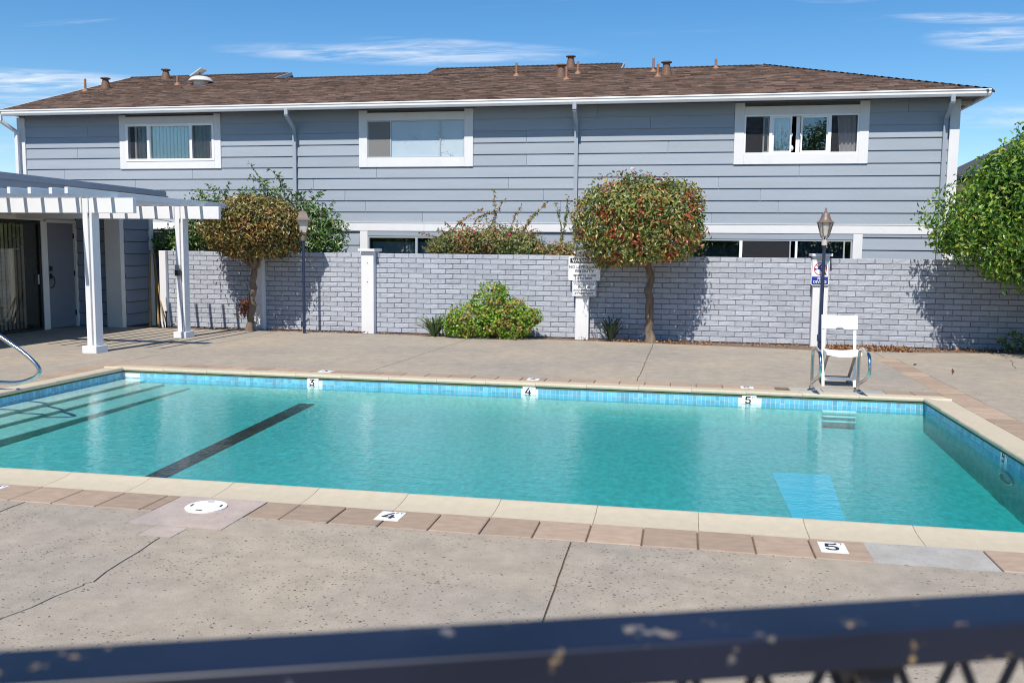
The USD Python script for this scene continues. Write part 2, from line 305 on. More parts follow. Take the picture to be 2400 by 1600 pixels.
SOFFIT = P('dark_soffit', (0.10, 0.105, 0.11), 0.8, 0.1)
FASCIA = P('grey_fascia', (0.30, 0.31, 0.34), 0.6, 0.05, 3)
SHING = P('brown_shingles', (0.135, 0.086, 0.064), 0.9, 0.25, 30, 0.5, 150, island=0.48, dirt=((0.165, 0.088, 0.058), 9.0, 0.5, 0.85))
PLAST_W = P('white_resin', (0.84, 0.84, 0.84), 0.4, 0.015)
PLAST_G = P('resin_painted_shade', (0.30, 0.25, 0.19), 0.5, 0.1, 30)  # white chair resin with its shade under the seat put into the colour
STEEL = P('stainless_steel', (0.60, 0.59, 0.57), 0.16, 0.06, 30, metallic=1.0)
BRONZE = P('dusty_bronze_metal', (0.155, 0.112, 0.095), 0.45, 0.15, 25)
NAVY = P('navy_pole_paint', (0.018, 0.030, 0.065), 0.38, 0.3, 12)
FROST = P('frosted_lamp_glass', (0.50, 0.48, 0.43), 0.3, 0.2, 14)
RUST = P('rusty_vent_metal', (0.14, 0.075, 0.048), 0.7, 0.3, 22)
PIPE = P('brown_vent_pipe', (0.26, 0.13, 0.075), 0.65, 0.25, 22)
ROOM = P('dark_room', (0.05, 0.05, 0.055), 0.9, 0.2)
BLIND = P('pale_green_blind', (0.62, 0.70, 0.62), 0.6, 0.06)
BLIND2 = P('taupe_blind', (0.30, 0.285, 0.235), 0.7, 0.03, 30, island=0.35, stretch=(1, 1, 0.3))
CURTAIN = P('white_curtain', (0.72, 0.71, 0.72), 0.8, 0.05)
SIGNW = P('sign_white', (0.80, 0.80, 0.80), 0.35, 0.02)
INK = P('sign_black', (0.012, 0.014, 0.02), 0.5)
SIGNB = P('sign_blue', (0.012, 0.035, 0.30), 0.4)
SIGNR = P('sign_red', (0.42, 0.02, 0.03), 0.4)
BROWNINK = P('brown_lettering', (0.20, 0.10, 0.05), 0.6)
BLACK = P('black_metal', (0.012, 0.012, 0.013), 0.4, 0.2)
BARK = P('grey_brown_bark', (0.17, 0.125, 0.09), 0.9, 0.4, 16, 1.0, 30, stretch=(1, 1, 0.3), bdist=0.02)
SOIL = P('dry_soil', (0.17, 0.115, 0.075), 0.95, 0.4, 18, 1.0, 50, bdist=0.02)
GROUND = P('bare_earth', (0.22, 0.19, 0.15), 0.95, 0.25, 2.0)
BAMBOO = P('weathered_poles', (0.24, 0.155, 0.05), 0.6, 0.35, 9, stretch=(1, 1, 0.4))
LITTER = leaf_mat('dry_leaves', [(0, (0.10, 0.045, 0.022)), (0.5, (0.20, 0.085, 0.035)), (0.8, (0.32, 0.17, 0.08)), (1, (0.45, 0.32, 0.19))], trans=0.1)
FAN = P('pale_vent_plastic', (0.55, 0.55, 0.53), 0.35, 0.05)
GLASS = glass_mat('window_glass', refl=2.2)
GLASSD = glass_mat('dark_door_glass', (0.90, 0.90, 0.87), 0.10)
SCREEN = screen_mat('insect_screen', (0.06, 0.058, 0.062), 0.32)
SCREENG = screen_mat('grey_insect_screen', (0.22, 0.215, 0.21), 0.88)
def milky():
    n = {'g': ('geometry', {}), 'n': ('noise_texture', {'scale': 1.2, 'detail': 4.0}), 'r': ('rgb_ramp', {'ramp': [(0.3, (0.34, 0.44, 0.53)), (0.7, (0.45, 0.51, 0.54))]}),
         'vn': ('voronoi_texture', {'scale': 26.0, 'feature': 'f1'}), 'dn': ('noise_texture', {'scale': 2.2, 'detail': 2.0}),
         'dt': ('math', {'math_type': 'multiply', 'value2': 0.42}), 'lt': ('math', {'math_type': 'less_than'}), 'th': ('map_range', {'from_min': 0.45, 'from_max': 0.7, 'to_min': 0.0, 'to_max': 0.36, 'clamp': True}),
         'mx': ('mix', {'color2': (0.10, 0.15, 0.19)}), 'p': ('principled_bsdf', {'roughness': 0.12, 'specular_ior_level': 0.6})}
    l = [('g.position', 'n.vector'), ('n.fac', 'r.fac'), ('g.position', 'vn.vector'), ('g.position', 'dn.vector'), ('dn.fac', 'th.value'), ('vn.distance', 'lt.value1'), ('th.result', 'lt.value2'),
         ('r.color', 'mx.color1'), ('lt.value', 'mx.fac'), ('mx.color', 'p.base_color')]
    return mat('fogged_glass', n, l, surface='p.BSDF')
MILKY = milky()
def water_mat():
    n = {'g': ('geometry', {}), 'm1': ('mapping', {'scale': (5.0, 8.5, 1.0)}), 'n1': ('noise_texture', {'scale': 1.0, 'detail': 3.0, 'roughness': 0.5, 'distortion': 0.3}),
         'm2': ('mapping', {'scale': (20.0, 40.0, 1.0), 'rotation': (0, 0, 0.3)}), 'n2': ('noise_texture', {'scale': 1.0, 'detail': 2.0}), 'a': ('math', {'math_type': 'multiply_add', 'value2': 0.55}),
         'b': ('bump', {'strength': 0.36, 'distance': 0.013}), 'dt': ('vector_math', {'math_type': 'dot_product'}), 'om': ('math', {'math_type': 'subtract', 'value1': 1.0, 'use_clamp': True}), 'pw': ('math', {'math_type': 'power', 'value2': 5.0}), 'fr': ('math', {'math_type': 'multiply_add', 'value2': 0.98, 'value3': 0.02}), 't': ('transparent_bsdf', {'color': (0.97, 0.99, 0.99)}), 'gl': ('glossy_bsdf', {'roughness': 0.015, 'color': (1, 1, 1)}), 'm': ('mix_closure', {}),
         'v': ('absorption_volume', {'color': (0.0, 0.79, 0.825), 'density': 1.85})}
    l = [('g.position', 'm1.vector'), ('m1.vector', 'n1.vector'), ('g.position', 'm2.vector'), ('m2.vector', 'n2.vector'), ('n2.fac', 'a.value1'), ('n1.fac', 'a.value3'), ('a.value', 'b.height'),
         ('b.normal', 'gl.normal'), ('b.normal', 'dt.vector1'), ('g.incoming', 'dt.vector2'), ('dt.value', 'om.value2'), ('om.value', 'pw.value1'), ('pw.value', 'fr.value1'), ('fr.value', 'm.fac'), ('t.BSDF', 'm.closure1'), ('gl.BSDF', 'm.closure2')]
    return mat('pool_water', n, l, surface='m.closure', volume='v.volume')
WATER = water_mat()
def rail_mat():
    n = {'g': ('geometry', {}), 'n': ('noise_texture', {'scale': 9.0, 'detail': 3.0}), 'r': ('rgb_ramp', {'ramp': [(0.3, (0.005, 0.008, 0.020)), (0.7, (0.009, 0.013, 0.031))]}),
         's': ('noise_texture', {'scale': 40.0, 'detail': 3.0, 'roughness': 0.6}), 'sr': ('map_range', {'range_type': 'smoothstep', 'from_min': 0.625, 'from_max': 0.70, 'to_min': 0, 'to_max': 0.75}),
         'c': ('noise_texture', {'scale': 11.0}), 'cr': ('rgb_ramp', {'ramp': [(0.40, (0.38, 0.26, 0.12)), (0.55, (0.22, 0.20, 0.19)), (0.65, (0.20, 0.25, 0.42))]}), 'mx': ('mix', {}), 'p': ('principled_bsdf', {'roughness': 0.42, 'specular_ior_level': 0.45})}
    l = [('g.position', 'n.vector'), ('n.fac', 'r.fac'), ('g.position', 's.vector'), ('s.fac', 'sr.value'), ('g.position', 'c.vector'), ('c.fac', 'cr.fac'), ('r.color', 'mx.color1'), ('cr.color', 'mx.color2'), ('sr.result', 'mx.fac'), ('mx.color', 'p.base_color')]
    return mat('chipped_navy_rail', n, l, surface='p.BSDF')
RAIL = rail_mat()
PHOT = leaf_mat('photinia_leaves', [(0, (0.045, 0.085, 0.018)), (0.3, (0.11, 0.17, 0.03)), (0.65, (0.24, 0.27, 0.06)), (0.9, (0.40, 0.36, 0.11)), (1, (0.50, 0.34, 0.12))],
                [(0, (0.20, 0.035, 0.018)), (0.6, (0.38, 0.065, 0.028)), (1, (0.42, 0.15, 0.055))], (0.715, 0.86), 3.2, gloss=0.65)
PHOT2 = leaf_mat('bronzed_photinia_leaves', [(0, (0.035, 0.048, 0.014)), (0.3, (0.11, 0.105, 0.028)), (0.65, (0.24, 0.185, 0.05)), (1, (0.46, 0.36, 0.12))],
                 [(0, (0.28, 0.09, 0.03)), (0.6, (0.42, 0.15, 0.05)), (1, (0.46, 0.30, 0.10))], (0.77, 0.95), 3.0, gloss=0.6)
GREEN = leaf_mat('glossy_green_leaves', [(0, (0.022, 0.060, 0.014)), (0.45, (0.06, 0.14, 0.028)), (0.8, (0.14, 0.23, 0.05)), (1, (0.26, 0.33, 0.10))], gloss=0.65)
BRIGHT = leaf_mat('bright_green_leaves', [(0, (0.028, 0.085, 0.014)), (0.4, (0.085, 0.20, 0.022)), (0.75, (0.20, 0.33, 0.04)), (0.96, (0.40, 0.46, 0.08)), (1, (0.55, 0.46, 0.09))], gloss=0.65, trans=0.3)
LIME = leaf_mat('lime_green_leaves', [(0, (0.055, 0.16, 0.016)), (0.5, (0.17, 0.33, 0.026)), (1, (0.38, 0.47, 0.06))], [(0, (0.34, 0.17, 0.07)), (1, (0.50, 0.28, 0.13))], (0.72, 0.86), 4.0, trans=0.3)
ROSE = leaf_mat('rose_leaves', [(0, (0.07, 0.10, 0.03)), (0.5, (0.17, 0.21, 0.06)), (1, (0.36, 0.36, 0.14))], [(0, (0.32, 0.13, 0.06)), (1, (0.46, 0.28, 0.13))], (0.66, 0.84), 2.5)
STRAP = leaf_mat('strap_leaves', [(0, (0.04, 0.08, 0.03)), (0.6, (0.10, 0.17, 0.06)), (1, (0.30, 0.30, 0.14))])
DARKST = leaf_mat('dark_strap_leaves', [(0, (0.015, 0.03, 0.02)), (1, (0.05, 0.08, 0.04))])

# ------------------------------------------------------------------ ground, deck and pool
PX0, PX1, PY0, PY1 = -7.85, 2.935, 5.89, 11.37          # pool wall faces
CX0, CX1, CY0, CY1 = -8.125, 3.22, 5.565, 11.68         # outer edge of the coping
VX0, VX1, VY0, VY1 = -8.465, 3.56, 5.20, 12.00          # outer edge of the paver border
LIPX0, LIPX1, LIPY0, LIPY1 = -7.81, 2.895, 5.93, 11.335
WZ = -0.125
rng = np.random.default_rng(7)

g = MB()
S = 900.0
hx0, hx1, hy0, hy1 = PX0-0.1, PX1+0.1, PY0-0.1, PY1+0.1
for a, b, c, d in ((-S, hx0, -S, S), (hx1, S, -S, S), (hx0, hx1, -S, hy0), (hx0, hx1, hy1, S)):
    g.add([(a, c, -0.07), (b, c, -0.07), (b, d, -0.07), (a, d, -0.07)], [(0, 1, 2, 3)])
obj('ground', g, GROUND, kind='structure', label='bare ground around the pool yard')

deck = thing('pool_deck', 'weathered tan concrete pool deck with pits and cracks', kind='structure')
far_edge = [(12, 17.3), (7, 17.25), (5.5, 17.15), (4.2, 16.85), (2.4, 16.75), (0.8, 17.0), (-1, 17.2), (-4, 17.3), (-8, 17.38), (-11, 17.4), (-14, 17.4)]
D = Polygon([(-14, -2.5), (12, -2.5)] + far_edge)
patch1 = sbox(-3.41, 4.925, -2.76, 5.575); patch2 = sbox(-3.21, 4.725, -2.98, 4.925)
holes = Polygon([(VX0, VY0), (-3.41, VY0), (-3.41, 4.925), (-3.21, 4.925), (-3.21, 4.725), (-2.98, 4.725), (-2.98, 4.925), (-2.76, 4.925), (-2.76, VY0), (VX1, VY0), (VX1, 15.8), (3.22, 15.8), (3.22, VY1), (VX0, VY1)])
D = Polygon(D.exterior.coords, [holes.exterior.coords])
def wob(a, b, n=14, amp=0.012):
    t = np.linspace(0, 1, n)[:, None]; p = np.array(a)*(1-t)+np.array(b)*t
    p[1:-1] += rng.normal(0, amp, (n-2, 2)); return LineString(p)
def wobs(pts, amp=0.012):
    out = []
    for a, b in zip(pts[:-1], pts[1:]): out += list(wob(a, b, max(4, int(np.hypot(b[0]-a[0], b[1]-a[1])/0.12)), amp).coords)[:-1]
    return LineString(out + [pts[-1]])
cuts = [wobs([(-0.612, 5.3), (-0.60, 4.0), (-0.60, -2.6)], 0.004), wobs([(-0.56, 11.9), (-0.50, 17.6)], 0.006), wobs([(-4.35, 11.9), (-4.06, 17.6)], 0.008),
        wobs([(-4.36, 5.3), (-4.36, -2.6)], 0.006), wobs([(-3.05, 4.8), (-2.97, 4.0), (-2.99, 3.95), (-3.09, 3.5), (-3.2, 3.0), (-3.3, -2.6)], 0.013),
        wobs([(3.39, 15.7), (3.42, 17.5)], 0.006), wobs([(5.50, 17.4), (5.46, 16.2), (5.3, 15.6), (5.1, 14.9)], 0.02), wobs([(-8.3, 11.9), (-8.3, 17.6)], 0.005), wobs([(-8.6, 8.6), (-14.2, 8.6)], 0.005),
        wobs([(3.4, 8.4), (12.2, 8.4)], 0.005), wobs([(3.4, 5.2), (12.2, 5.2)], 0.005), wobs([(-8.3, 5.2), (-14.2, 5.2)], 0.005), wobs([(3.45, 15.0), (12.2, 15.0)], 0.008)]
D = D.difference(unary_union([c.buffer(0.0055, cap_style=2) for c in cuts]))
for r in getattr(D, 'geoms', [D]):
    if r.area > 0.01: obj('concrete_slab', MB().poly(r, -0.06, rng.normal(0, 0.0006)), DECK, deck)
obj('joint_filler', MB().poly(Polygon([(-14, -2.5), (12, -2.5)] + far_edge).difference(sbox(CX0+0.05, CY0+0.05, CX1-0.05, CY1-0.05)), -0.062, -0.012), SOIL, deck)
obj('concrete_patch', MB().poly(patch1.buffer(-0.004), -0.05, 0.001), PINKC, deck)
obj('concrete_patch', MB().poly(patch2.buffer(-0.004), -0.05, 0.0), PINKC, deck)
# paver border
def paver(x0, x1, y0, y1, m=PAVER):
    obj('paver', MB().cbox(x0+0.005, x1-0.005, y0+0.004, y1-0.004, -0.05, 0.001+abs(rng.normal(0, 0.0012)), 0.005), m, deck)
xs = [-4.503+0.3315*k for k in range(-12, 25)]
for a, b in zip(xs[:-1], xs[1:]):
    if b < VX0 or a > VX1: continue
    a, b = max(a, VX0), min(b, VX1)
    if b - a < 0.05: continue
    if a < -2.76+0.03 and b > -3.41-0.03:
        if a < -3.45: paver(a, -3.41, VY0, CY0)
        elif b > -2.72: paver(-2.76, b, VY0, CY0)
        continue
    if 1.10 < (a+b)/2 < 1.80: continue
    paver(a, b, VY0, CY0)
obj('concrete_patch', MB().poly(sbox(1.117, VY0-0.005, 1.79, CY0-0.004), -0.05, 0.0), PATCH, deck)
for k in range(36):
    a = VX0 + 0.334*k; b = a + 0.334
    if 1.35 < (a+b)/2 < 2.60: continue
    paver(a, min(b, VX1), CY1, VY1)
for a, b in ((1.39, 1.80), (1.80, 2.21), (2.21, 2.56)): obj('concrete_patch', MB().cbox(a+0.004, b-0.004, CY1+0.004, VY1-0.003, -0.05, 0.001, 0.004), PATCH, deck)
y = CY0
while y < 15.7:
    if y < CY1 or y >= VY1-0.02: paver(CX1, VX1, y, min(y+0.33, CY1 if y < CY1 else 15.8))
    if y < CY1-0.01: paver(VX0, CX0, y, min(y+0.33, CY1))
    y = y+0.33 if (y+0.33 < CY1 or y >= VY1-0.02) else (CY1 if y < CY1-0.34 else VY1)
obj('paver', MB().cbox(VX0+0.005, CX0-0.005, VY0+0.004, CY0-0.004, -0.05, 0.001, 0.005), PAVER, deck)

# soil along the wall
soil = Polygon([(-14, 17.9)] + far_edge[::-1] + [(12, 17.9)])
obj('soil_strip', MB().poly(soil.buffer(-0.006), -0.06, -0.015), SOIL, kind='structure', label='strip of dry soil between the deck and the block wall')

pool = thing('swimming_pool', 'rectangular swimming pool with blue tile band and cream coping', kind='structure')
def floor_z(x, y):
    t = (y-PY0)/(PY1-PY0); u = (x-PX0)/(PX1-PX0)
    k = np.clip((-5.3-x)/1.35, 0, 1)
    return (-0.47+(-0.315+0.47)*t)*(1-u) + (-0.66+(-0.40+0.66)*t)*u + (0.150-0.085*t)*k
nx, ny = 40, 24
X, Y = np.meshgrid(np.linspace(PX0, PX1, nx), np.linspace(PY0, PY1, ny))
Z = floor_z(X, Y)
F = [(j*nx+i, j*nx+i+1, (j+1)*nx+i+1, (j+1)*nx+i) for j in range(ny-1) for i in range(nx-1)]
obj('floor', (np.stack([X, Y, Z], -1).reshape(-1, 3), np.array(F)), PLASTER, pool, smooth=True)
for x0, x1, y0, y1 in ((PX0-0.15, PX0, PY0-0.15, PY1+0.15), (PX1, PX1+0.15, PY0-0.15, PY1+0.15), (PX0, PX1, PY1, PY1+0.15), (PX0, PX1, PY0-0.15, PY0)):
    obj('wall', MB().box(x0, x1, y0, y1, -1.0, -0.062), PLASTER, pool)
for xa, z in ((-7.5, -0.150), (-7.2, -0.192), (-6.8, -0.232)):
    st = obj('step', MB().cbox(PX0, xa, PY0, PY1, z-0.30, z, 0.006), PLASTER, pool)
    obj('riser_shade_strip', MB().box(xa, xa+0.004, PY0+0.002, PY1-0.012, z-0.30, z-0.008), RISERSHADE, pool)  # thin strip that paints the riser shade over the step face
# black lane stripe laid in small tiles
lane = MB()
yy = 5.9
while yy < 11.1:
    for a in range(4):
        x0 = -5.03+0.0575*a; x1 = x0+0.053
        y1 = min(yy+0.052, 11.12)
        zz = [floor_z(x, yv)+0.004 for x, yv in ((x0, yy), (x1, yy), (x1, y1), (x0, y1))]
        jx = rng.normal(0, 0.0015)
        lane.add([(x0+jx, yy, zz[0]), (x1+jx, yy, zz[1]), (x1+jx, y1, zz[2]), (x0+jx, y1, zz[3])], [(0, 1, 2, 3)])
    yy += 0.0575
obj('lane_stripe', lane, BLACKT, pool, kind='stuff', rnd=4, label='dark stripe of small black tiles across the pool floor')
bp = MB()
q4 = [(1.02, 7.2), (1.40, 7.2), (1.52, 9.25), (0.95, 9.2)]
bp.add([(x, y_, floor_z(x, y_)+0.005) for x, y_ in q4], [(0, 1, 2, 3)])
obj('floor_patch', bp, BLUEP, pool, label='bright blue four sided patch on the pool floor')

# coping stones
def cope_profile():
    # (distance from the outer edge, z); raised rounded lip over the water
    return [(0.0, -0.05), (0.0, 0.0), (0.12, 0.002), (0.22, 0.010), (0.275, 0.022), (0.30, 0.025), (0.317, 0.021), (0.326, 0.010), (0.328, -0.006), (0.320, -0.022), (0.30, -0.030), (0.26, -0.031)]
def cope(kind, a, b, W):
    prof = cope_profile(); k = W/0.328; A, B = a+0.0016, b-0.0016
    def pt(s, d, z):
        d = d*k
        if kind == 'far': return (s, CY1-d, z)
        if kind == 'near': return (s, CY0+d, z)
        if kind == 'left': return (CX0+d, s, z)
        return (CX1-d, s, z)
    V = [pt(s, d, z) for s in (A, B) for d, z in prof]; n = len(prof)
    F = [(i, (i+1) % n, n+(i+1) % n, n+i) for i in range(n)]
    m = trimesh.Trimesh(V, [t for q in F for t in ((q[0], q[1], q[2]), (q[0], q[2], q[3]))] + [(0, i, i+1) for i in range(1, n-1)] + [(n, n+i+1, n+i) for i in range(1, n-1)], process=False)
    m.fix_normals()
    obj('coping_stone', (np.array(m.vertices), np.array(m.faces)), COPE, pool, smooth=40)
cut_x = [CX0+0.345] + [-7.19+0.668*k for k in range(0, 15)] + [CX1-0.325]
for kind, W, off in (('far', CY1-LIPY1, 0.0), ('near', LIPY0-CY0, -0.01)):
    xx = [CX0] + [x+off for x in cut_x[1:-1] if CX0+0.4 < x+off < CX1-0.3] + [CX1]
    for a, b in zip(xx[:-1], xx[1:]): cope(kind, a, b, W)
yy = [LIPY0] + [LIPY0+0.668*k for k in range(1, 8)] + [LIPY1]
for kind, W in (('left', LIPX0-CX0), ('right', CX1-LIPX1)):
    for a, b in zip(yy[:-1], yy[1:]): cope(kind, a, b, W)
# waterline tiles
obj('algae_shadow_line', MB().box(PX0, PX1, PY1-0.016, PY1+0.01, -0.050, -0.0315).box(PX0-0.01, PX0+0.016, PY0, PY1-0.017, -0.050, -0.0315).box(PX1-0.016, PX1+0.01, PY0, PY1-0.017, -0.050, -0.0315), ALGAE_SHADOW, pool)  # strip of algae colour with the lip underside shadow painted in
obj('grout', MB().box(PX0, PX1, PY1-0.006, PY1, -0.186, -0.051).box(PX0, PX0+0.006, PY0, PY1-0.006, -0.186, -0.051).box(PX1-0.006, PX1, PY0, PY1-0.006, -0.186, -0.051), GROUT, pool)
TW, rows = 0.0565, ((-0.056, -0.114), (-0.118, -0.180))
allt = []
marks_far = [(-5.016, -4.858), (-2.013, -1.844), (0.78, 0.951)]
nfar = int((PX1-PX0)/TW)
for r, (zt, zb) in enumerate(rows):
    for k in range(nfar):
        x0 = PX1 - TW*(k+1)+0.002; x1 = x0+TW-0.004
        if any(x0 < b+0.01 and x1 > a-0.01 for a, b in marks_far): continue
        if r == 0 and x1 < PX0+0.28: continue
        allt.append((0 if r == 0 else 2, (x0, x1, PY1-0.010, PY1-0.004, zb+0.001, zt-0.001)))
    for k in range(int((PY1-PY0)/TW)):
        y1 = PY1-0.012-TW*k; y0 = y1-TW+0.004
        if not (8.57 < (y0+y1)/2 < 8.75): allt.append((1 if r == 0 else 3, (PX1-0.010, PX1-0.004, y0, y1, zb+0.001, zt-0.001)))
        allt.append((1.5 if r == 0 else 3.5, (PX0+0.004, PX0+0.010, y0, y1, zb+0.001, zt-0.001)))
allt.sort(key=lambda t: t[0])
rest = MB()
for i, (k, b) in enumerate(allt):
    if i < 300: obj('tile', MB().box(*b), TILE, pool)
    else: rest.box(*b)
obj('tile_band', rest, TILE, pool, kind='stuff', rnd=8)
lt = obj('pool_light', MB().add(*(lambda t: (np.stack([PX1-0.012-0.012*np.sin(t[1]), 8.565+(0.155+0.014*np.cos(t[1]))*np.cos(t[0]), -0.262+(0.042+0.010*np.cos(t[1]))*np.sin(t[0])], -1), t[2]))(
    (np.repeat(np.linspace(0, 2*np.pi, 32, endpoint=False), 8), np.tile(np.linspace(0, 2*np.pi, 8, endpoint=False), 32),
     np.array([(i*8+j, ((i+1) % 32)*8+j, ((i+1) % 32)*8+(j+1) % 8, i*8+(j+1) % 8) for i in range(32) for j in range(8)])))), STEEL, pool, smooth=True, label='metal rimmed round fitting below the waterline on the right wall')

w = MB().box(PX0-0.02, PX1+0.02, PY0-0.02, PY1+0.02, -1.2, WZ)
obj('water', w, WATER, kind='structure', label='clear turquoise pool water with small ripples')

# depth markers
def marker_flat(num, x0, x1, y0, y1, label):
    t = thing('depth_marker', label, 'depth marker', loc=None)
    cx, cy = (x0+x1)/2, (y0+y1)/2; w_, h_ = x1-x0, y1-y0
    obj('tile_plate', MB().cbox(x0, x1, y0, y1, 0.0005, 0.0065, 0.001), SIGNW, t)
    v, f = text(num, 0.115, 0.001); v = v*np.array([1.0, 1, 1]); obj('numeral', (v + [cx-0.005, cy-0.055, 0.0066], f), INK, t)
    v, f = text('FT', 0.032, 0.001, False); obj('unit_lettering', (v + [x1-0.035, y1-0.045, 0.0066], f), INK, t)
marker_flat('3', -4.905, -4.752, 5.345, 5.515, 'white 3 FT depth tile on the near pavers at the left frame edge')
marker_flat('4', -1.915, -1.752, 5.335, 5.515, 'white 4 FT depth tile on the near pavers right of the skimmer lid')
marker_flat('5', 0.848, 1.002, 5.318, 5.497, 'white 5 FT depth tile on the near pavers beside the grey patch')
marker_flat('3', -5.035, -4.86, 11.74, 11.92, 'small white depth tile on the deck behind the far coping, leftmost of three')
marker_flat('4', -2.03, -1.87, 11.73, 11.90, 'small white depth tile on the deck behind the far coping, middle of three')
marker_flat('5', 0.785, 0.945, 11.72, 11.88, 'small white depth tile on the deck behind the far coping, rightmost of three')
def marker_wall(num, x0, x1, label):
    t = thing('depth_marker', label, 'depth marker'); yf = PY1-0.020
    obj('tile_plate', MB().cbox(x0, x1, yf, PY1-0.002, -0.136, -0.0345, 0.001), SIGNW, t)
    obj('numeral', text_front(num, 0.086, (x0+x1)/2-0.014, yf-0.001, -0.131, 0.001, sx=1.2), INK, t)
    obj('unit_lettering', text_front('FT', 0.028, x1-0.030, yf-0.001, -0.075, 0.001, bold=False), INK, t)
marker_wall('3', -5.016, -4.858, 'white tile reading 3 in the far waterline band, leftmost of three')
marker_wall('4', -2.013, -1.844, 'white tile reading 4 in the far waterline band, middle of three')
marker_wall('5', 0.78, 0.951, 'white tile reading 5 in the far waterline band, rightmost of three')
t = thing('depth_marker', 'pale 5 FT tile in the shaded waterline tiles of the right pool wall', 'depth marker')
xf = PX1-0.012
obj('tile_plate', MB().cbox(xf, PX1-0.002, 8.575, 8.745, -0.136, -0.0515, 0.001), SIGNW, t)
v, f = text('5', 0.092, 0.001); obj('numeral', (np.stack([xf-0.001-v[:, 2], 8.665-v[:, 0], -0.134+v[:, 1]], 1), f), INK, t)
v, f = text('FT', 0.036, 0.001, False); obj('unit_lettering', (np.stack([xf-0.001-v[:, 2], 8.605-v[:, 0], -0.082+v[:, 1]], 1), f), INK, t)

# skimmer lid
t = thing('skimmer_lid', 'round white skimmer lid set in the pinkish concrete patch', 'skimmer lid', loc=(-3.10, 5.345, 0.0))
obj('lid', MB().lathe([(0.135, 0.001), (0.137, 0.010), (0.132, 0.013), (0.118, 0.0135), (0.116, 0.0115), (0.0, 0.0125)], n=40), PLAST_W, t, smooth=30)
for a in (0.2, 1.75, 3.2, 4.75):
    c, s = math.cos(a), math.sin(a); h = MB()
    h.bar((c*0.10-s*0.022, s*0.10+c*0.022, 0.0135), (c*0.10+s*0.022, s*0.10-c*0.022, 0.0135), 0.012, 0.003); obj('finger_slot', h, BLACK, t)

# ------------------------------------------------------------------ steel rails, ladder, chair
def rounded(pts, r, n=6):
    P_ = [np.array(p, float) for p in pts]; out = [P_[0]]
    for a, b, c in zip(P_[:-2], P_[1:-1], P_[2:]):
        d1, d2 = a-b, c-b; l1, l2 = np.linalg.norm(d1), np.linalg.norm(d2); k = min(r, l1*0.49, l2*0.49)
        p, q = b+d1/l1*k, b+d2/l2*k
        for s in np.linspace(0, 1, n): out.append((1-s)**2*p + 2*s*(1-s)*b + s*s*q)
    return np.array(out + [P_[-1]])
t = thing('pool_handrail', 'bent steel handrail over the pool steps at the left edge', 'handrail')
path = rounded([(-8.95, 8.6, 0.0), (-8.95, 8.6, 0.86), (-8.35, 8.6, 0.99), (-7.72, 8.6, 0.895), (-7.12, 8.6, 0.545), (-6.90, 8.6, 0.34), (-7.18, 8.6, 0.212), (-8.55, 8.6, 0.205), (-8.62, 8.6, 0.0)], 0.16, 8)
obj('rail_tube', MB().tube(path, 0.024, 14), STEEL, t, smooth=40)
for x in (-8.95, -8.62): obj('base_flange', MB().lathe([(0.06, 0.001), (0.058, 0.012), (0.03, 0.025), (0.025, 0.03)], (x, 8.6), 20), STEEL, t, smooth=40)

t = thing('pool_ladder', 'steel pool ladder with two curved grab rails and white treads', 'pool ladder')
for x in (1.665, 2.225):
    p = rounded([(x, 11.80, 0.0), (x, 11.80, 0.535), (x, 11.60, 0.575), (x, 11.16, 0.535), (x, 11.10, 0.31), (x, 11.36, 0.215), (x, 11.79, 0.10)], 0.13, 7)
    obj('grab_rail', MB().tube(p, 0.021, 12), STEEL, t, smooth=40)
    obj('base_flange', MB().lathe([(0.055, 0.001), (0.053, 0.012), (0.03, 0.024), (0.022, 0.03)], (x, 11.80), 20), STEEL, t, smooth=40)
for z in (-0.172, -0.230, -0.290):
    obj('tread', MB().cbox(1.735, 2.125, 11.24, 11.33, z-0.014, z+0.002, 0.004), PLAST_W, t)

t = thing('folding_chair', 'white plastic folding chair standing behind the pool ladder', 'chair')
def up(s, z): return np.array([s, 12.22+0.20*(z/0.93), z])
xl, xr = 1.868, 2.262
for x in (xl, xr):
    obj('leg', MB().bar(up(x, 0.0), up(x+(0.01 if x == xl else 0.02)-0.02, 0.93), 0.034, 0.030, (0, 1, 0)), PLAST_W, t)
    obj('rear_leg', MB().bar((x+(0.028 if x == xl else -0.028), 12.06, 0.46), (x+(0.022 if x == xl else -0.022), 12.62, 0.0), 0.028, 0.032, (0, 1, 0)), PLAST_G, t)
bx0, bx1 = 1.845, 2.295
obj('back_slat', MB().polyxz(Polygon([(bx0, 0.852), (bx1, 0.848), (bx1, 0.925), (bx0+0.002, 0.932)]).buffer(-0.008).buffer(0.008), 12.375, 12.400), PLAST_W, t)
cut = Point(2.07, 0.748).buffer(0.052, 16); cut = affinity.scale(cut, 1.0, 0.62)
obj('back_slat', MB().polyxz(Polygon([(bx0+0.002, 0.752), (bx1-0.002, 0.748), (bx1, 0.845), (bx0, 0.849)]).buffer(-0.006).buffer(0.006).difference(cut), 12.350, 12.378), PLAST_W, t)
sx = np.linspace(xl-0.01, xr+0.03, 14); sag = 0.018*(((sx-2.07)/0.2)**2-1); V = []
for yv, dz in ((11.96, -0.004), (12.34, 0.012)):
    for x, s in zip(sx, sag): V.append((x, yv, 0.475+dz+s))
    for x, s in zip(sx, sag): V.append((x, yv, 0.445+dz+s*1.3))
n = 14; F = [(i, i+1, 2*n+i+1, 2*n+i) for i in range(n-1)] + [(n+i+1, n+i, 3*n+i, 3*n+i+1) for i in range(n-1)] + [(n+i, n+i+1, i+1, i) for i in range(n-1)] + [(2*n+i, 2*n+i+1, 3*n+i+1, 3*n+i) for i in range(n-1)] + [(n, 0, 2*n, 3*n), (n-1, 2*n-1, 4*n-1, 3*n-1)]
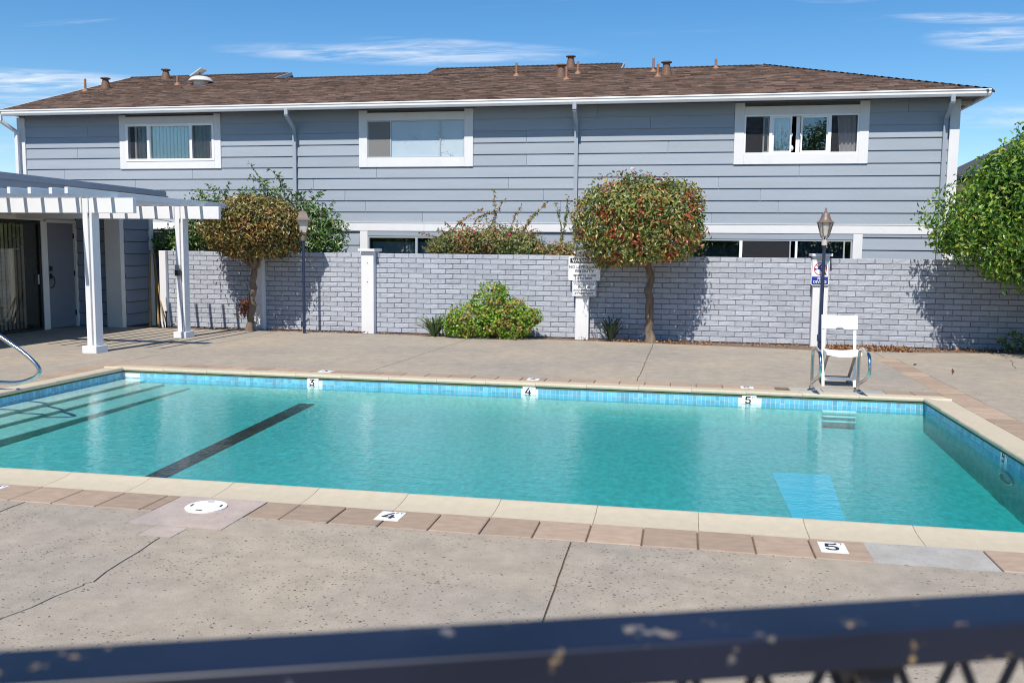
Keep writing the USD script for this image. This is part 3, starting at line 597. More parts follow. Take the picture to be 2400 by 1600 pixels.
obj('seat', MB().add(V, F), PLAST_W, t)
obj('stretcher', MB().bar(up(xl, 0.105), up(xr, 0.10), 0.030, 0.038, (0, 0, 1)), PLAST_W, t)
obj('stretcher', MB().bar((xl+0.02, 12.53, 0.075), (xr-0.02, 12.53, 0.075), 0.02, 0.05, (0, 0, 1)), PLAST_G, t)
obj('stretcher', MB().bar((xl+0.02, 12.16, 0.42), (xr-0.02, 12.16, 0.42), 0.02, 0.03, (0, 0, 1)), PLAST_G, t)

# ------------------------------------------------------------------ block wall, pillars
WY = 17.75; RH = 0.1035; NR = 16; BL = 0.3145
secs = [(-11.06, -9.04, 'short painted block wall at the pool house end, behind the pergola'), (-8.775, -6.56, 'painted block wall section behind the left lamp post'),
        (-6.29, -2.075, 'painted block wall section behind the lime green bush'), (-1.81, 2.43, 'painted block wall section behind the round red tipped tree'),
        (2.71, 7.3, 'painted block wall section shaded by the large green tree at right')]
for a, b, lab in secs:
    wl = thing('block_wall', lab, 'block wall', 'painted block wall sections')
    obj('mortar_core', MB().box(a, b, WY+0.022, WY+0.16, -0.05, NR*RH-0.004), MORTAR, wl)
    for r in range(NR):
        off = -6.205 + (BL/2 if (NR-1-r) % 2 else 0.0)
        k0 = math.floor((a-off)/BL)
        for k in range(k0, k0+60):
            x0, x1 = max(off+k*BL, a), min(off+(k+1)*BL, b)
            if x1 - x0 < 0.03: continue
            if x0 >= b: break
            x0 += 0.003; x1 -= 0.003; z0 = r*RH+0.004; z1 = (r+1)*RH-0.003
            # rough split face: 5 x 3 grid with pillowed, uneven edges
            gx = np.array([0, 0.03, 0.35, 0.68, 0.97, 1.0]); gz = np.array([0, 0.09, 0.5, 0.93, 1.0])
            nxx, nzz = len(gx), len(gz)
            GX, GZ = np.meshgrid(gx, gz); XX = x0+GX*(x1-x0); ZZ = z0+GZ*(z1-z0)
            ed = (GX == 0) | (GX == 1) | (GZ == 0) | (GZ == 1)
            YY = np.where(ed, WY+0.010, WY+rng.normal(0.0, 0.0022, GX.shape)-0.001)
            ZZ = ZZ + np.where((GZ == 0), np.abs(rng.normal(0, 0.0022, GX.shape)), 0)
            V = np.stack([XX, YY, ZZ], -1).reshape(-1, 3)
            F = [(j*nxx+i, j*nxx+i+1, (j+1)*nxx+i+1, (j+1)*nxx+i) for j in range(nzz-1) for i in range(nxx-1)]
            per = [i for i in range(nxx)] + [j*nxx+nxx-1 for j in range(1, nzz)] + [(nzz-1)*nxx+i for i in range(nxx-2, -1, -1)] + [j*nxx for j in range(nzz-2, 0, -1)]
            B = V[per] + [0, 0.16 if r == NR-1 else 0.024, 0]; base = len(V); m_ = len(per)
            F2 = [(per[i], base+i, base+(i+1) % m_, per[(i+1) % m_]) for i in range(m_)]
            obj('block', MB().add(np.vstack([V, B]), F+F2), BLOCK, wl, smooth=35)
def pillar(x0, x1, lab, cap=True, h=1.69):
    t = thing('pillar', lab, 'pillar', 'white pillars along the block wall')
    obj('shaft', MB().cbox(x0, x1, 17.60, 17.96, -0.03, h, 0.006), WHITE, t)
    if cap: obj('cap', MB().cbox(x0-0.045, x1+0.045, 17.53, 18.02, h, h+0.052, 0.005), WHITE, t)
    return t
pillar(-9.04, -8.775, 'white pillar behind the trunk of the bronze leaved tree')
p2_ = pillar(-6.56, -6.29, 'capped white pillar standing clear between the left lamp and the bush')
for z_ in (1.44, 1.05): obj('screw_hole', MB().lathe([(0.0, 0.0), (0.011, 0.0), (0.011, 0.001)], n=8) if False else MB().cbox(-6.432, -6.414, 17.597, 17.601, z_, z_+0.018, 0.001), BLACK, p2_)
pillar(-2.075, -1.81, 'white pillar carrying the two pool rule signs')
pillar(2.43, 2.71, 'white pillar carrying the no diving sign behind the lamp post')
t = thing('pillar', 'thin white end post where the block wall meets the pool house', 'pillar', 'white pillars along the block wall')
obj('shaft', MB().cbox(-11.22, -11.065, 17.66, 17.95, -0.03, 1.66, 0.006), WHITE, t)

# ------------------------------------------------------------------ signs
def plate(x0, x1, z0, z1, r, y0, y1): return MB().polyxz(sbox(x0+r, z0+r, x1-r, z1-r).buffer(r, 8), y0, y1)
def ring(x0, x1, z0, z1, r, w_, y0, y1):
    o = sbox(x0+r, z0+r, x1-r, z1-r).buffer(r, 8); return MB().polyxz(o.difference(o.buffer(-w_)), y0, y1)
t = thing('pool_sign', 'white warning sign half hidden by leaves, swim at your own risk', 'sign'); yf = 17.565
obj('plate', plate(-2.222, -1.592, 1.163, 1.635, 0.03, yf, yf+0.006), SIGNW, t)
obj('header_band', plate(-2.19, -1.625, 1.505, 1.605, 0.004, yf-0.002, yf), INK, t)
obj('lettering', text_front('WARNING', 0.062, -1.91, yf-0.0035, 1.525, 0.0015, 1.15), SIGNW, t)
for s_, h_, z_, sk, kx in (('NO LIFEGUARD', 0.050, 1.405, 0, 1.2), ('ON DUTY', 0.050, 1.325, 0, 1.2), ('SWIM AT YOUR', 0.037, 1.245, 0.22, 1.15), ('OWN RISK', 0.037, 1.190, 0.22, 1.15)):
    obj('lettering', text_front(s_, h_, -1.905, yf-0.0025, z_, 0.0015, kx, sk), INK, t)
t = thing('pool_sign', 'blue bordered pool guests sign, lower of the two on its pillar', 'sign')
obj('plate', plate(-2.145, -1.665, 0.847, 1.157, 0.03, yf, yf+0.006), SIGNW, t)
obj('border', ring(-2.132, -1.678, 0.860, 1.144, 0.024, 0.009, yf-0.0015, yf), SIGNB, t)
for i, s_ in enumerate(('POOL GUESTS', 'MUST BE', 'ACCOMPANIED', 'BY RESIDENT')):
    obj('lettering', text_front(s_, 0.040, -1.905, yf-0.002, 1.075-0.062*i, 0.0015, 1.03), INK, t)
t = thing('no_diving_sign', 'blue and white no diving sign behind the right lamp post', 'sign')
obj('plate', plate(2.380, 2.705, 1.150, 1.630, 0.03, yf, yf+0.006), SIGNW, t)
obj('border', ring(2.391, 2.694, 1.161, 1.619, 0.024, 0.008, yf-0.0015, yf), INK, t)
obj('blue_panel', MB().polyxz(sbox(2.400, 1.170, 2.685, 1.310).buffer(0.0), yf-0.002, yf), SIGNB, t)
obj('lettering', text_front('NO', 0.046, 2.545, yf-0.004, 1.252, 0.0015, 0.95), SIGNW, t)
obj('lettering', text_front('DIVING', 0.046, 2.545, yf-0.004, 1.190, 0.0015, 1.0), SIGNW, t)
cx, cz = 2.545, 1.455
man = unary_union([Point(cx-0.085, cz-0.005).buffer(0.020), Polygon([(cx-0.065, cz-0.01), (cx-0.035, cz+0.03), (cx+0.01, cz+0.03), (cx+0.05, cz-0.01), (cx-0.02, cz-0.012)]),
                   LineString([(cx-0.03, cz+0.02), (cx+0.04, cz+0.105)]).buffer(0.014), LineString([(cx+0.02, cz-0.02), (cx+0.10, cz-0.10)]).buffer(0.016), LineString([(cx+0.0, cz+0.0), (cx+0.03, cz-0.05)]).buffer(0.014)])
for g_ in getattr(man, 'geoms', [man]): obj('diver_figure', MB().polyxz(g_, yf-0.002, yf), SIGNB, t)
rg = Point(cx, cz).buffer(0.118, 24).difference(Point(cx, cz).buffer(0.105, 24)).union(LineString([(cx-0.078, cz+0.078), (cx+0.078, cz-0.078)]).buffer(0.006))
obj('prohibition_ring', MB().polyxz(rg, yf-0.004, yf-0.0022), SIGNR, t)

# ------------------------------------------------------------------ lamp posts
def lamp(x, y, lab, sq=True):
    t = thing('lamp_post', lab, 'lamp post', loc=(x, y, 0))
    n, rot = (4, math.pi/4) if sq else (24, 0.0); k = 1.0 if not sq else 1.28
    if sq: rot += 0.42
    obj('pole', MB().lathe([(0.030, -0.03), (0.030, 1.905)], n=16), NAVY, t, smooth=30)
    obj('base_box', MB().cbox(-0.055, 0.035, -0.05, 0.03, 0.13, 0.255, 0.005), NAVY, t)
    obj('collar', MB().lathe([(0.032, 1.885), (0.050, 1.892), (0.052, 1.975), (0.044, 1.99), (0.03, 1.995)], n=16), BRONZE if sq else P('pale_collar', (0.48, 0.43, 0.40), 0.5, 0.15), t, smooth=40)
    for a in range(4):
        b = a*math.pi/2+rot; c, s = math.cos(b), math.sin(b)
        obj('bracket', MB().tube([(c*0.025, s*0.025, 1.99), (c*0.03, s*0.03, 2.01), (c*0.055, s*0.055, 2.035), (c*0.075, s*0.075, 2.06)], 0.007, 6), BRONZE, t)
    r0, r1 = 0.072*k, 0.138*k
    obj('lantern_base', MB().lathe([(0.02, 2.045), (r0+0.012, 2.05), (r0+0.012, 2.062), (0.0, 2.064)], n=n, rot=rot), BRONZE, t)
    obj('glass', MB().lathe([(r0*0.93, 2.062), (r1*0.93, 2.30)], n=n, rot=rot), FROST, t, smooth=30 if not sq else False)
    if True:
        m_ = 4 if sq else 6
        for a in range(m_):
            b = a*2*math.pi/m_+rot; c, s = math.cos(b), math.sin(b)
            obj('glazing_bar', MB().tube([(c*r0, s*r0, 2.06), (c*r1, s*r1, 2.305)], 0.010, 6), BRONZE, t)
    R = 0.185*k if sq else 0.158
    roof = [(0.0, 2.292), (r1*0.9, 2.296), (R, 2.300), (R, 2.310), (R*0.80, 2.328), (R*0.62, 2.365), (R*0.50, 2.42), (R*0.42, 2.462), (R*0.34, 2.478), (R*0.16, 2.492)]
    obj('cap', MB().lathe(roof, n=n, rot=rot), BRONZE, t, smooth=False if sq else 35)
    obj('finial', MB().lathe([(0.028, 2.488), (0.026, 2.508), (0.018, 2.525), (0.010, 2.535), (0.021, 2.545), (0.009, 2.556), (0.012, 2.566), (0.0, 2.574)] if not sq else [(0.028, 2.488), (0.026, 2.512), (0.014, 2.53), (0.012, 2.545), (0.0, 2.556)], n=14), BRONZE, t, smooth=40)
lamp(-7.62, 17.12, 'square lantern lamp post beside the bronze leaved tree')
lamp(2.535, 17.15, 'round capped lamp post in front of the no diving sign', False)

# ------------------------------------------------------------------ apartment house
FY = 20.5
house = thing('apartment_house', 'long two storey blue grey house with brown shingle roof', 'house')
HX0, HX1 = -16.9, 5.63
cz_ = [2.365+0.265*k for k in range(11)]
wins = [(-13.99, -11.235), (-7.66, -4.87), (1.03, 3.83)]
open_lo = [(-7.46, -5.12), (0.06, 3.60)]
core = sbox(HX0+0.02, -0.05, HX1-0.02, 5.02)
for a, b, c, d in ((-13.80, 3.87, -11.42, 4.77), (-7.45, 3.90, -5.08, 4.755), (1.245, 3.90, 3.62, 4.73)): core = core.difference(sbox(a, b, c, d))
for a, b in open_lo: core = core.difference(sbox(a, 0.85, b, 2.03))
obj('wall_core', MB().polyxz(core, FY+0.012, FY+0.14), SIDING, house)
obj('side_wall', MB().box(HX1-0.15, HX1-0.02, FY+0.14, 29.0, -0.05, 5.02).box(HX0+0.02, HX0+0.15, FY+0.14, 29.0, -0.05, 5.02).box(HX0+0.02, HX1-0.02, 28.9, 29.0, -0.05, 5.02), SIDING, house)
def board(x0, x1, z0, z1):
    a, b = x0+0.004, x1-0.004
    V = [(a, FY-0.028, z0), (b, FY-0.028, z0), (b, FY-0.004, z1+0.01), (a, FY-0.004, z1+0.01), (a, FY+0.010, z0), (b, FY+0.010, z0), (b, FY+0.010, z1+0.01), (a, FY+0.010, z1+0.01)]
    obj('siding_board', MB().add(V, [(0, 1, 2, 3), (0, 4, 5, 1), (0, 3, 7, 4), (1, 5, 6, 2), (3, 2, 6, 7)]), SIDING, house)
joints = {4: [-15.59, -12.02, -7.23, 2.43], 3: [-13.60, -8.83, -4.03, 0.72], 7: [-3.61], 5: [-3.61], 8: [-0.80, -14.9], 6: [-0.40, -15.2], 2: [-8.03, -3.20, 1.63, -12.9], 1: [-7.52, -2.80, 2.02, -11.6], 0: [0.60, -6.1, -10.5], 9: [-2.0, 4.6]}
for k in range(10):
    z0, z1 = cz_[k], cz_[k+1] - 0.0
    segs = [(HX0+0.22, HX1-0.20)]
    if k >= 5:
        for a, b in wins: segs = [s for (p, q) in segs for s in ([(p, a), (b, q)] if p < a and q > b else [(p, q)])]
    for j in joints.get(k, []): segs = [s for (p, q) in segs for s in ([(p, j), (j, q)] if p+0.2 < j < q-0.2 else [(p, q)])]
    for p, q in segs: board(p, q, z0, z1-0.004)
for k in range(8):
    z1 = 2.10-0.265*k; z0 = z1-0.265
    segs = [(HX0+0.22, HX1-0.20)]
    for a, b in ((-7.66, -4.92), (-0.14, 3.81)): segs = [s for (p, q) in segs for s in ([(p, a), (b, q)] if p < a and q > b else [(p, q)])]
    for p, q in segs: board(p, q, max(z0, -0.02), z1-0.004)
T = WHITE
def trim(x0, x1, z0, z1, y0=FY-0.042, y1=FY+0.011, m=T, name='trim_board', parent=house): return obj(name, MB().cbox(x0, x1, y0, y1, z0, z1, 0.003), m, parent)
for a, b in zip([HX0+0.22, -10.3, -6.05, -0.2], [-10.3, -6.05, -0.2, HX1-0.20]): trim(a+0.001, b-0.001, 2.172, 2.362, name='belly_band')
obj('band_cap', MB().box(HX0+0.22, HX1-0.20, FY-0.052, FY+0.01, 2.3625, 2.376), WHITE, house)
trim(HX0, HX0+0.22, -0.05, 4.99, FY-0.05, FY+0.15, name='corner_board'); trim(HX1-0.20, HX1, -0.05, 4.99, FY-0.05, FY+0.15, name='corner_board')
for b_ in ((-7.45, -5.12, FY-0.03, FY+0.01, 2.055, 2.165), (0.06, 3.61, FY-0.03, FY+0.01, 2.045, 2.160), (3.815, HX1-0.2, FY-0.03, FY+0.01, 2.105, 2.160)): obj('header_strip', MB().box(*b_), SIDING, house)
for x0, x1 in ((-7.65, -7.455), (-5.11, -4.92), (-0.14, 0.055), (3.615, 3.81)): trim(x0, x1, 0.7, 2.165)
def room(x0, x1, z0, z1, w_, depth=2.0):
    y0, y1 = FY+0.145, FY+depth
    V = [(x, y_, z) for x in (x0, x1) for y_ in (y0, y1) for z in (z0, z1)]
    obj('room_interior', MB().add(V, [(2, 3, 7, 6), (0, 2, 6, 4), (1, 5, 7, 3), (0, 1, 3, 2), (4, 6, 7, 5)]), ROOM, w_)
def frame_mb(x0, x1, z0, z1, w_, y0, y1):
    return MB().cbox(x0, x1, y0, y1, z0, z0+w_, 0.002).cbox(x0, x1, y0, y1, z1-w_, z1, 0.002).cbox(x0, x0+w_, y0+0.001, y1, z0+w_, z1-w_, 0.002).cbox(x1-w_, x1, y0+0.001, y1, z0+w_, z1-w_, 0.002)
def pane(x0, x1, z0, z1, y, m, w_, name='pane'): obj(name, MB().box(x0, x1, y, y+0.005, z0, z1), m, w_)
def upper_window(tr, fr, fw, fm, lab, yf):
    (a, b), (x0, x1, z0, z1) = tr, fr
    w_ = obj('window', frame_mb(x0, x1, z0, z1, fw, yf, FY+0.06), fm, house, label=lab)
    trim(a, x0-0.001, 3.675, 5.0, name='casing', parent=w_); trim(x1+0.001, b, 3.675, 5.0, name='casing', parent=w_)
    trim(x0, x1, 3.676, z0-0.002, name='casing', parent=w_); trim(x0, x1, z1+0.002, z1+0.18, name='casing', parent=w_)
    obj('blocking', MB().box(x0, x1, FY-0.004, FY+0.01, z1+0.18, 5.0), SOFFIT, w_)
    return w_
# window 1: white vinyl, vertical blinds
w1 = upper_window((-13.99, -11.235), (-13.81, -11.41, 3.862, 4.778), 0.058, VINYL, 'left upper window with green vertical blinds', FY-0.055)
for x in (-13.19, -12.03): obj('mullion', MB().cbox(x-0.034, x+0.034, FY-0.052, FY+0.06, 3.92, 4.72, 0.003), VINYL, w1)
for x in (-13.555, -11.515): obj('sash_stile', MB().cbox(x-0.02, x+0.02, FY-0.02, FY+0.02, 3.92, 4.72, 0.003), VINYL, w1)
pane(-13.156, -12.064, 3.92, 4.72, FY+0.02, GLASS, w1); pane(-13.55, -13.224, 3.92, 4.72, FY+0.025, GLASS, w1); pane(-11.996, -11.53, 3.92, 4.72, FY+0.025, GLASS, w1)
pane(-13.752, -13.224, 3.92, 4.72, FY-0.030, SCREEN, w1, 'insect_screen'); pane(-11.996, -11.468, 3.92, 4.72, FY-0.030, SCREEN, w1, 'insect_screen')
room(-13.80, -11.42, 3.87, 4.77, w1)
for k in range(24):
    x = -13.42+0.098*k
    if x > -11.5: break
    c, s = 0.031*math.cos(0.45), 0.031*math.sin(0.45)
    obj('blind_slat', MB().add([(x-c, FY+0.12-s, 3.88), (x+c, FY+0.12+s, 3.88), (x+c, FY+0.12+s, 4.76), (x-c, FY+0.12-s, 4.76)], [(0, 1, 2, 3)]), BLIND, w1)
# window 2: thin metal frame, fogged panes
w2 = upper_window((-7.66, -4.87), (-7.455, -5.08, 3.895, 4.758), 0.024, ALU, 'middle upper window with fogged spotted glass', FY-0.02)
for x in (-6.875, -5.665): obj('mullion', MB().cbox(x-0.014, x+0.014, FY-0.022, FY+0.05, 3.919, 4.734, 0.003), ALU, w2)
pane(-7.43, -6.889, 3.919, 4.734, FY-0.012, SCREENG, w2, 'insect_screen'); pane(-6.861, -5.679, 3.919, 4.734, FY+0.012, MILKY, w2); pane(-5.651, -5.104, 3.919, 4.734, FY+0.004, MILKY, w2)
pane(-7.43, -6.889, 3.919, 4.734, FY+0.012, GLASS, w2)
obj('curtain', MB().box(-7.43, -6.88, FY+0.10, FY+0.11, 3.9, 4.75), CURTAIN, w2); room(-7.45, -5.09, 3.9, 4.755, w2)
# window 3: sliding sashes left open, curtains
w3 = upper_window((1.03, 3.83), (1.24, 3.63, 3.892, 4.738), 0.035, VINYL, 'right upper window with open sashes and white curtains', FY-0.03)
for x in (1.805, 3.03): obj('mullion', MB().cbox(x-0.033, x+0.033, FY-0.032, FY+0.06, 3.927, 4.703, 0.003), VINYL, w3)
for a, b, yv in ((1.64, 1.775, 0.01), (1.84, 2.245, 0.0), (2.435, 3.0, 0.0)):
    sash = obj('sash', frame_mb(a, b, 3.927, 4.703, 0.034, FY+yv, FY+yv+0.03), VINYL, w3)
    obj('pane', MB().box(a+0.034, b-0.034, FY+yv+0.012, FY+yv+0.017, 3.961, 4.669), GLASS, w3)
obj('inner_post', MB().cbox(2.345, 2.43, FY+0.075, FY+0.10, 3.9, 4.73, 0.003), VINYL, w3)
for x in (2.252, 2.428): obj('latch', MB().tube([(x, FY-0.004, 4.27), (x, FY-0.02, 4.285), (x, FY-0.02, 4.315), (x, FY-0.004, 4.33)], 0.008, 6), VINYL, w3)
pane(1.275, 1.772, 3.927, 4.703, FY-0.018, SCREEN, w3, 'insect_screen'); pane(3.063, 3.595, 3.927, 4.703, FY-0.018, SCREEN, w3, 'insect_screen')
room(1.25, 3.615, 3.9, 4.73, w3)
def drape(x0, x1, z0, z1, y0, waves, lean=0.0, amp=0.02):
    n_ = 40; xs_ = np.linspace(0, 1, n_); V = []
    for z, k in ((z0, 1.0), (z1, 0.0)):
        for s in xs_: V.append((x0+(x1-x0)*s+lean*k*(1-s), y0+amp*math.sin(s*waves*2*math.pi), z))
    return MB().add(V, [(i, i+1, n_+i+1, n_+i) for i in range(n_-1)])
obj('curtain', drape(3.20, 3.60, 3.9, 4.72, FY+0.14, 4, 0.07), CURTAIN, w3, smooth=True)
obj('curtain', drape(1.86, 2.24, 3.9, 4.72, FY+0.16, 5, 0.0, 0.025), CURTAIN, w3, smooth=True)
toy = thing('soft_toy', 'rounded white soft toy with dark patches behind the right upper window', 'soft toy')
for (x, z, r, m_) in ((2.10, 4.0, 0.085, PLAST_W), (2.23, 4.03, 0.075, PLAST_W)):
    s = trimesh.creation.icosphere(2, r); s.apply_translation((x, FY+0.10, z)); obj('body' if r > 0.08 else 'head', MB().tm(s), m_, toy, smooth=True)
s = trimesh.creation.icosphere(1, 0.035); s.apply_translation((2.225, FY+0.035, 3.985)); obj('dark_patch', MB().tm(s), BLACK, toy, smooth=True)
# ground floor windows seen over the wall
w4 = obj('window', frame_mb(-7.455, -5.12, 0.86, 2.045, 0.035, FY-0.02, FY+0.06), ALU, house, label='lower window behind the climbing rose')
for x in (-6.245,): obj('mullion', MB().cbox(x-0.03, x+0.03, FY-0.022, FY+0.06, 0.895, 2.01, 0.003), ALU, w4)
pane(-7.42, -6.276, 0.895, 2.01, FY+0.01, GLASS, w4); pane(-6.214, -5.155, 0.895, 2.01, FY+0.01, GLASS, w4); room(-7.45, -5.13, 0.87, 2.03, w4)
obj('curtain', drape(-7.40, -5.2, 0.9, 1.92, FY+0.16, 22, 0, 0.02), P('grey_blue_curtain', (0.30, 0.36, 0.42), 0.8), w4, smooth=True)
w5 = obj('window', frame_mb(0.06, 3.605, 0.86, 2.035, 0.03, FY-0.02, FY+0.06), ALU, house, label='wide lower window behind the right lamp')
for x, d in ((1.255, 0.033), (2.44, 0.024), (3.44, 0.016), (2.31, 0.016)): obj('mullion', MB().cbox(x-d, x+d, FY-0.022, FY+0.06, 0.89, 2.005, 0.003), VINYL if d > 0.02 else ALU, w5)
pane(0.09, 1.222, 0.89, 2.005, FY+0.01, GLASS, w5); pane(2.464, 3.424, 0.89, 2.005, FY+0.01, GLASS, w5); pane(1.288, 2.294, 0.89, 2.0, FY-0.01, SCREEN, w5, 'insect_screen'); room(0.07, 3.59, 0.87, 2.03, w5)
obj('curtain', drape(2.47, 3.42, 0.9, 1.99, FY+0.16, 9, 0, 0.02), P('dark_blue_curtain', (0.02, 0.05, 0.12), 0.7), w5, smooth=True)
obj('curtain', drape(0.10, 1.2, 0.9, 1.9, FY+0.16, 9, 0, 0.02), P('dark_grey_curtain', (0.06, 0.08, 0.10), 0.7), w5, smooth=True)
pane(3.456, 3.575, 0.89, 2.005, FY+0.01, GLASS, w5)
# eave: gutter, soffit, downspouts
YE = 20.0
gp = [(20.06, 5.10), (19.945, 5.105), (19.935, 5.085), (19.955, 5.055), (19.955, 5.02), (19.985, 4.972), (20.06, 4.972)]
gxs = [HX0-0.03, -8.6, -1.2, 6.05]
for a, b in zip(gxs[:-1], gxs[1:]): obj('gutter', MB().polyyz(Polygon(gp), a+0.001, b-0.001), GUTTER, house)
m = Polygon([(6.05-(p[0]-20.0)-0.0, p[1]) for p in gp]); obj('gutter', MB().polyxz(Polygon([(6.05+(20.06-p[0])-0.06, p[1]) for p in gp]), 20.06, 29.5), GUTTER, house)
obj('soffit', MB().box(HX0, 5.99, 20.061, 29.4, 5.022, 5.05), SOFFIT, house)
for k in range(7): obj('rafter_tail', MB().box(5.66, 5.98, 20.9+1.2*k, 20.94+1.2*k, 4.93, 5.02), WHITE2, house)
def downspout(x, y0=19.99, yw=FY-0.075, flip=0):
    p = [(x, y0, 5.0), (x, y0, 4.86), (x, yw, 4.60), (x, yw, -0.02)]
    if flip: p = [(x-0.16, 20.0, 5.0), (x-0.16, 20.0, 4.85), (x, 20.35, 4.62), (x, 20.35, -0.02)]
    mb = MB()
    for a, b in zip(p[:-1], p[1:]):
        mb.bar(a, b, 0.085, 0.062, (0, 1, 0.0) if abs(a[1]-b[1]) < 0.01 else (0, 0.6, 1))
    return mb
for x, fl, lab in ((-9.28, 0, None), (-2.455, 0, None), (5.34, 0, None), (-16.83, 1, None)): obj('downspout', downspout(x, flip=fl), SIDING if not fl else WHITE, house)
# roof
ms = 0.33; ZE = 5.095
def rz(y): return ZE + ms*(y-YE)
R0, R1 = 24.55, 25.72
rx0, rxe, rxr = -17.05, 6.06, 1.98
bk = 2*R0-YE
roof = MB()
roof.add([(rx0, YE, ZE), (rxe, YE, ZE), (rxr, R0, rz(R0)), (rx0, R0, rz(R0)), (rx0, bk, ZE), (rxe, bk, ZE)], [(0, 1, 2, 3), (5, 4, 3, 2)])
roof.add([(rxe, YE, ZE), (rxe, bk, ZE), (rxr, R0, rz(R0))], [(0, 1, 2)])
roof.add([(rx0, YE, ZE), (rx0, R0, rz(R0)), (rx0, bk, ZE)], [(0, 1, 2)])
ext = [(-17.05, -11.75), (-7.2, -1.78)]
for a, b in ext:
    y2 = 2*R1-R0
    roof.add([(a, R0, rz(R0)), (b, R0, rz(R0)), (b, R1, rz(R1)), (a, R1, rz(R1)), (a, y2, rz(R0)-0.3), (b, y2, rz(R0)-0.3)], [(0, 1, 2, 3), (3, 2, 5, 4), (1, 5, 2), (0, 3, 4)])
rf = obj('roof', roof, P('roof_underlay', (0.07, 0.05, 0.04), 0.9), house)
TONE = []; tabs = MB(); rr = np.random.default_rng(11); V = []; Fq = []
sl = math.hypot(1, ms); EXP = 0.132/sl
def span(y):
    out = []
    if y < R0:
        x1 = rxe+(rxr-rxe)*(y-YE)/(R0-YE); out.append((rx0, x1))
    else:
        for a, b in ext: out.append((a, b))
    return out
y = YE-0.02; row = 0
nrm = np.array([0, -ms, 1])/sl
while y < R1:
    for a, b in span(max(y, YE)):
        x = a - rr.uniform(0, 0.2)
        while x < b:
            wd = rr.uniform(0.14, 0.36); x0, x1 = max(x, a-0.02), min(x+wd, b+0.01); x += wd
            if x1-x0 < 0.03: continue
            th = rr.uniform(0.008, 0.022); y0 = y + rr.choice([0, 0, 0.012, 0.02])*0.6; y1 = y+EXP+0.03
            lo = np.array([0, y0, rz(y0)]); hi = np.array([0, min(y1, R1), rz(min(y1, R1))])
            k = len(V)
            for p, h in ((lo, 0.002), (lo, 0.004+th), (hi, 0.004)):
                q = p + nrm*h
                V += [(x0+0.002, q[1], q[2]), (x1-0.002, q[1], q[2])]
            Fq += [(k, k+1, k+3, k+2), (k+2, k+3, k+5, k+4)]; TONE += [rr.uniform()]*6
    y += EXP; row += 1
# right hip face
y = 0.0
while y < (rxe-rxr)-0.05:
    X0 = rxe-y; z0 = ZE+ms*y*(R0-YE)/(rxe-rxr); f_ = y/(rxe-rxr); ya, yb = YE+f_*(R0-YE), bk-f_*(R0-YE); yy_ = ya
    z1 = ZE+ms*(y+EXP+0.02)*(R0-YE)/(rxe-rxr)
    while yy_ < yb:
        wd = rr.uniform(0.16, 0.36); k = len(V); e = min(yy_+wd, yb)
        V += [(X0+0.012, yy_+0.002, z0+0.018), (X0+0.012, e-0.002, z0+0.018), (X0-EXP-0.02, e-0.002, z1+0.006), (X0-EXP-0.02, yy_+0.002, z1+0.006)]; Fq += [(k, k+1, k+2, k+3)]; TONE += [rr.uniform()]*4; yy_ += wd
    y += EXP
tabs.add(V, Fq)
obj('shingles', tabs, SHING, rf, kind='stuff', rnd=np.array(TONE))
# ridge and hip caps
caps = MB()
def capline(p, q, step=0.14):
    p, q = np.array(p, float), np.array(q, float); L = np.linalg.norm(q-p); n_ = int(L/step); d = (q-p)/L; s = np.cross(d, (0, 0, 1)); s /= np.linalg.norm(s)
    for i in range(n_):
        a = p+d*i*step; b = a+d*step*1.25; h0, h1 = 0.035, 0.018
        V_ = [a+s*0.13+[0, 0, h0-0.045], a+[0, 0, h0], a-s*0.13+[0, 0, h0-0.045], b+s*0.13+[0, 0, h1-0.045], b+[0, 0, h1], b-s*0.13+[0, 0, h1-0.045], a+s*0.13+[0, 0, -0.05], a-s*0.13+[0, 0, -0.05]]
        caps.add(V_, [(0, 1, 4, 3), (1, 2, 5, 4)]); caps.add(V_, [(0, 6, 7, 2), (0, 2, 1, 0)])
capline((rx0, R0, rz(R0)), (rxr, R0, rz(R0))); capline((rxe, YE, ZE), (rxr, R0, rz(R0)))
for a, b in ext: capline((a, R1, rz(R1)), (b, R1, rz(R1)))
obj('ridge_caps', caps, P('dark_ridge_cap', (0.085, 0.06, 0.05), 0.9, 0.2, 20, island=0.35), rf, kind='stuff')
obj('rake_board', MB().bar((rx0-0.01, YE, ZE-0.03), (rx0-0.01, R1, rz(R1)-0.03), 0.03, 0.10), WHITE, rf)
for a, b in ext: obj('gable_trim', MB().bar((b+0.01, R0, rz(R0)-0.02), (b+0.01, R1, rz(R1)-0.02), 0.03, 0.10), FASCIA, rf)
def on_roof(px, py, m=ms):
    d = np.array([0, 0, 0.0]); return None
def flue(x, y, h=0.62, lab=None):
    z = rz(y); c = obj('flue', MB().lathe([(0.16, z-0.10), (0.135, z+0.03), (0.085, z+h-0.08), (0.085, z+h-0.05)], (x, y), 14).lathe([(0.095, z+h-0.055), (0.14, z+h-0.045), (0.135, z+h-0.02), (0.05, z+h), (0.0, z+h+0.003)], (x, y), 14), RUST, house, smooth=35)
def vent(x, y, h=0.5):
    z = rz(y); obj('vent_pipe', MB().lathe([(0.13, z-0.06), (0.085, z+0.015), (0.048, z+0.05), (0.032, z+0.07), (0.032, z+h), (0.0, z+h)], (x, y), 12), PIPE, house, smooth=35)
for x, y, h in ((-16.41, 23.44, 0.32), (-15.54, 25.12, 0.31), (-3.24, 23.39, 0.33), (-3.22, 25.19, 0.33), (-0.55, 23.28, 0.34)): flue(x, y, h)
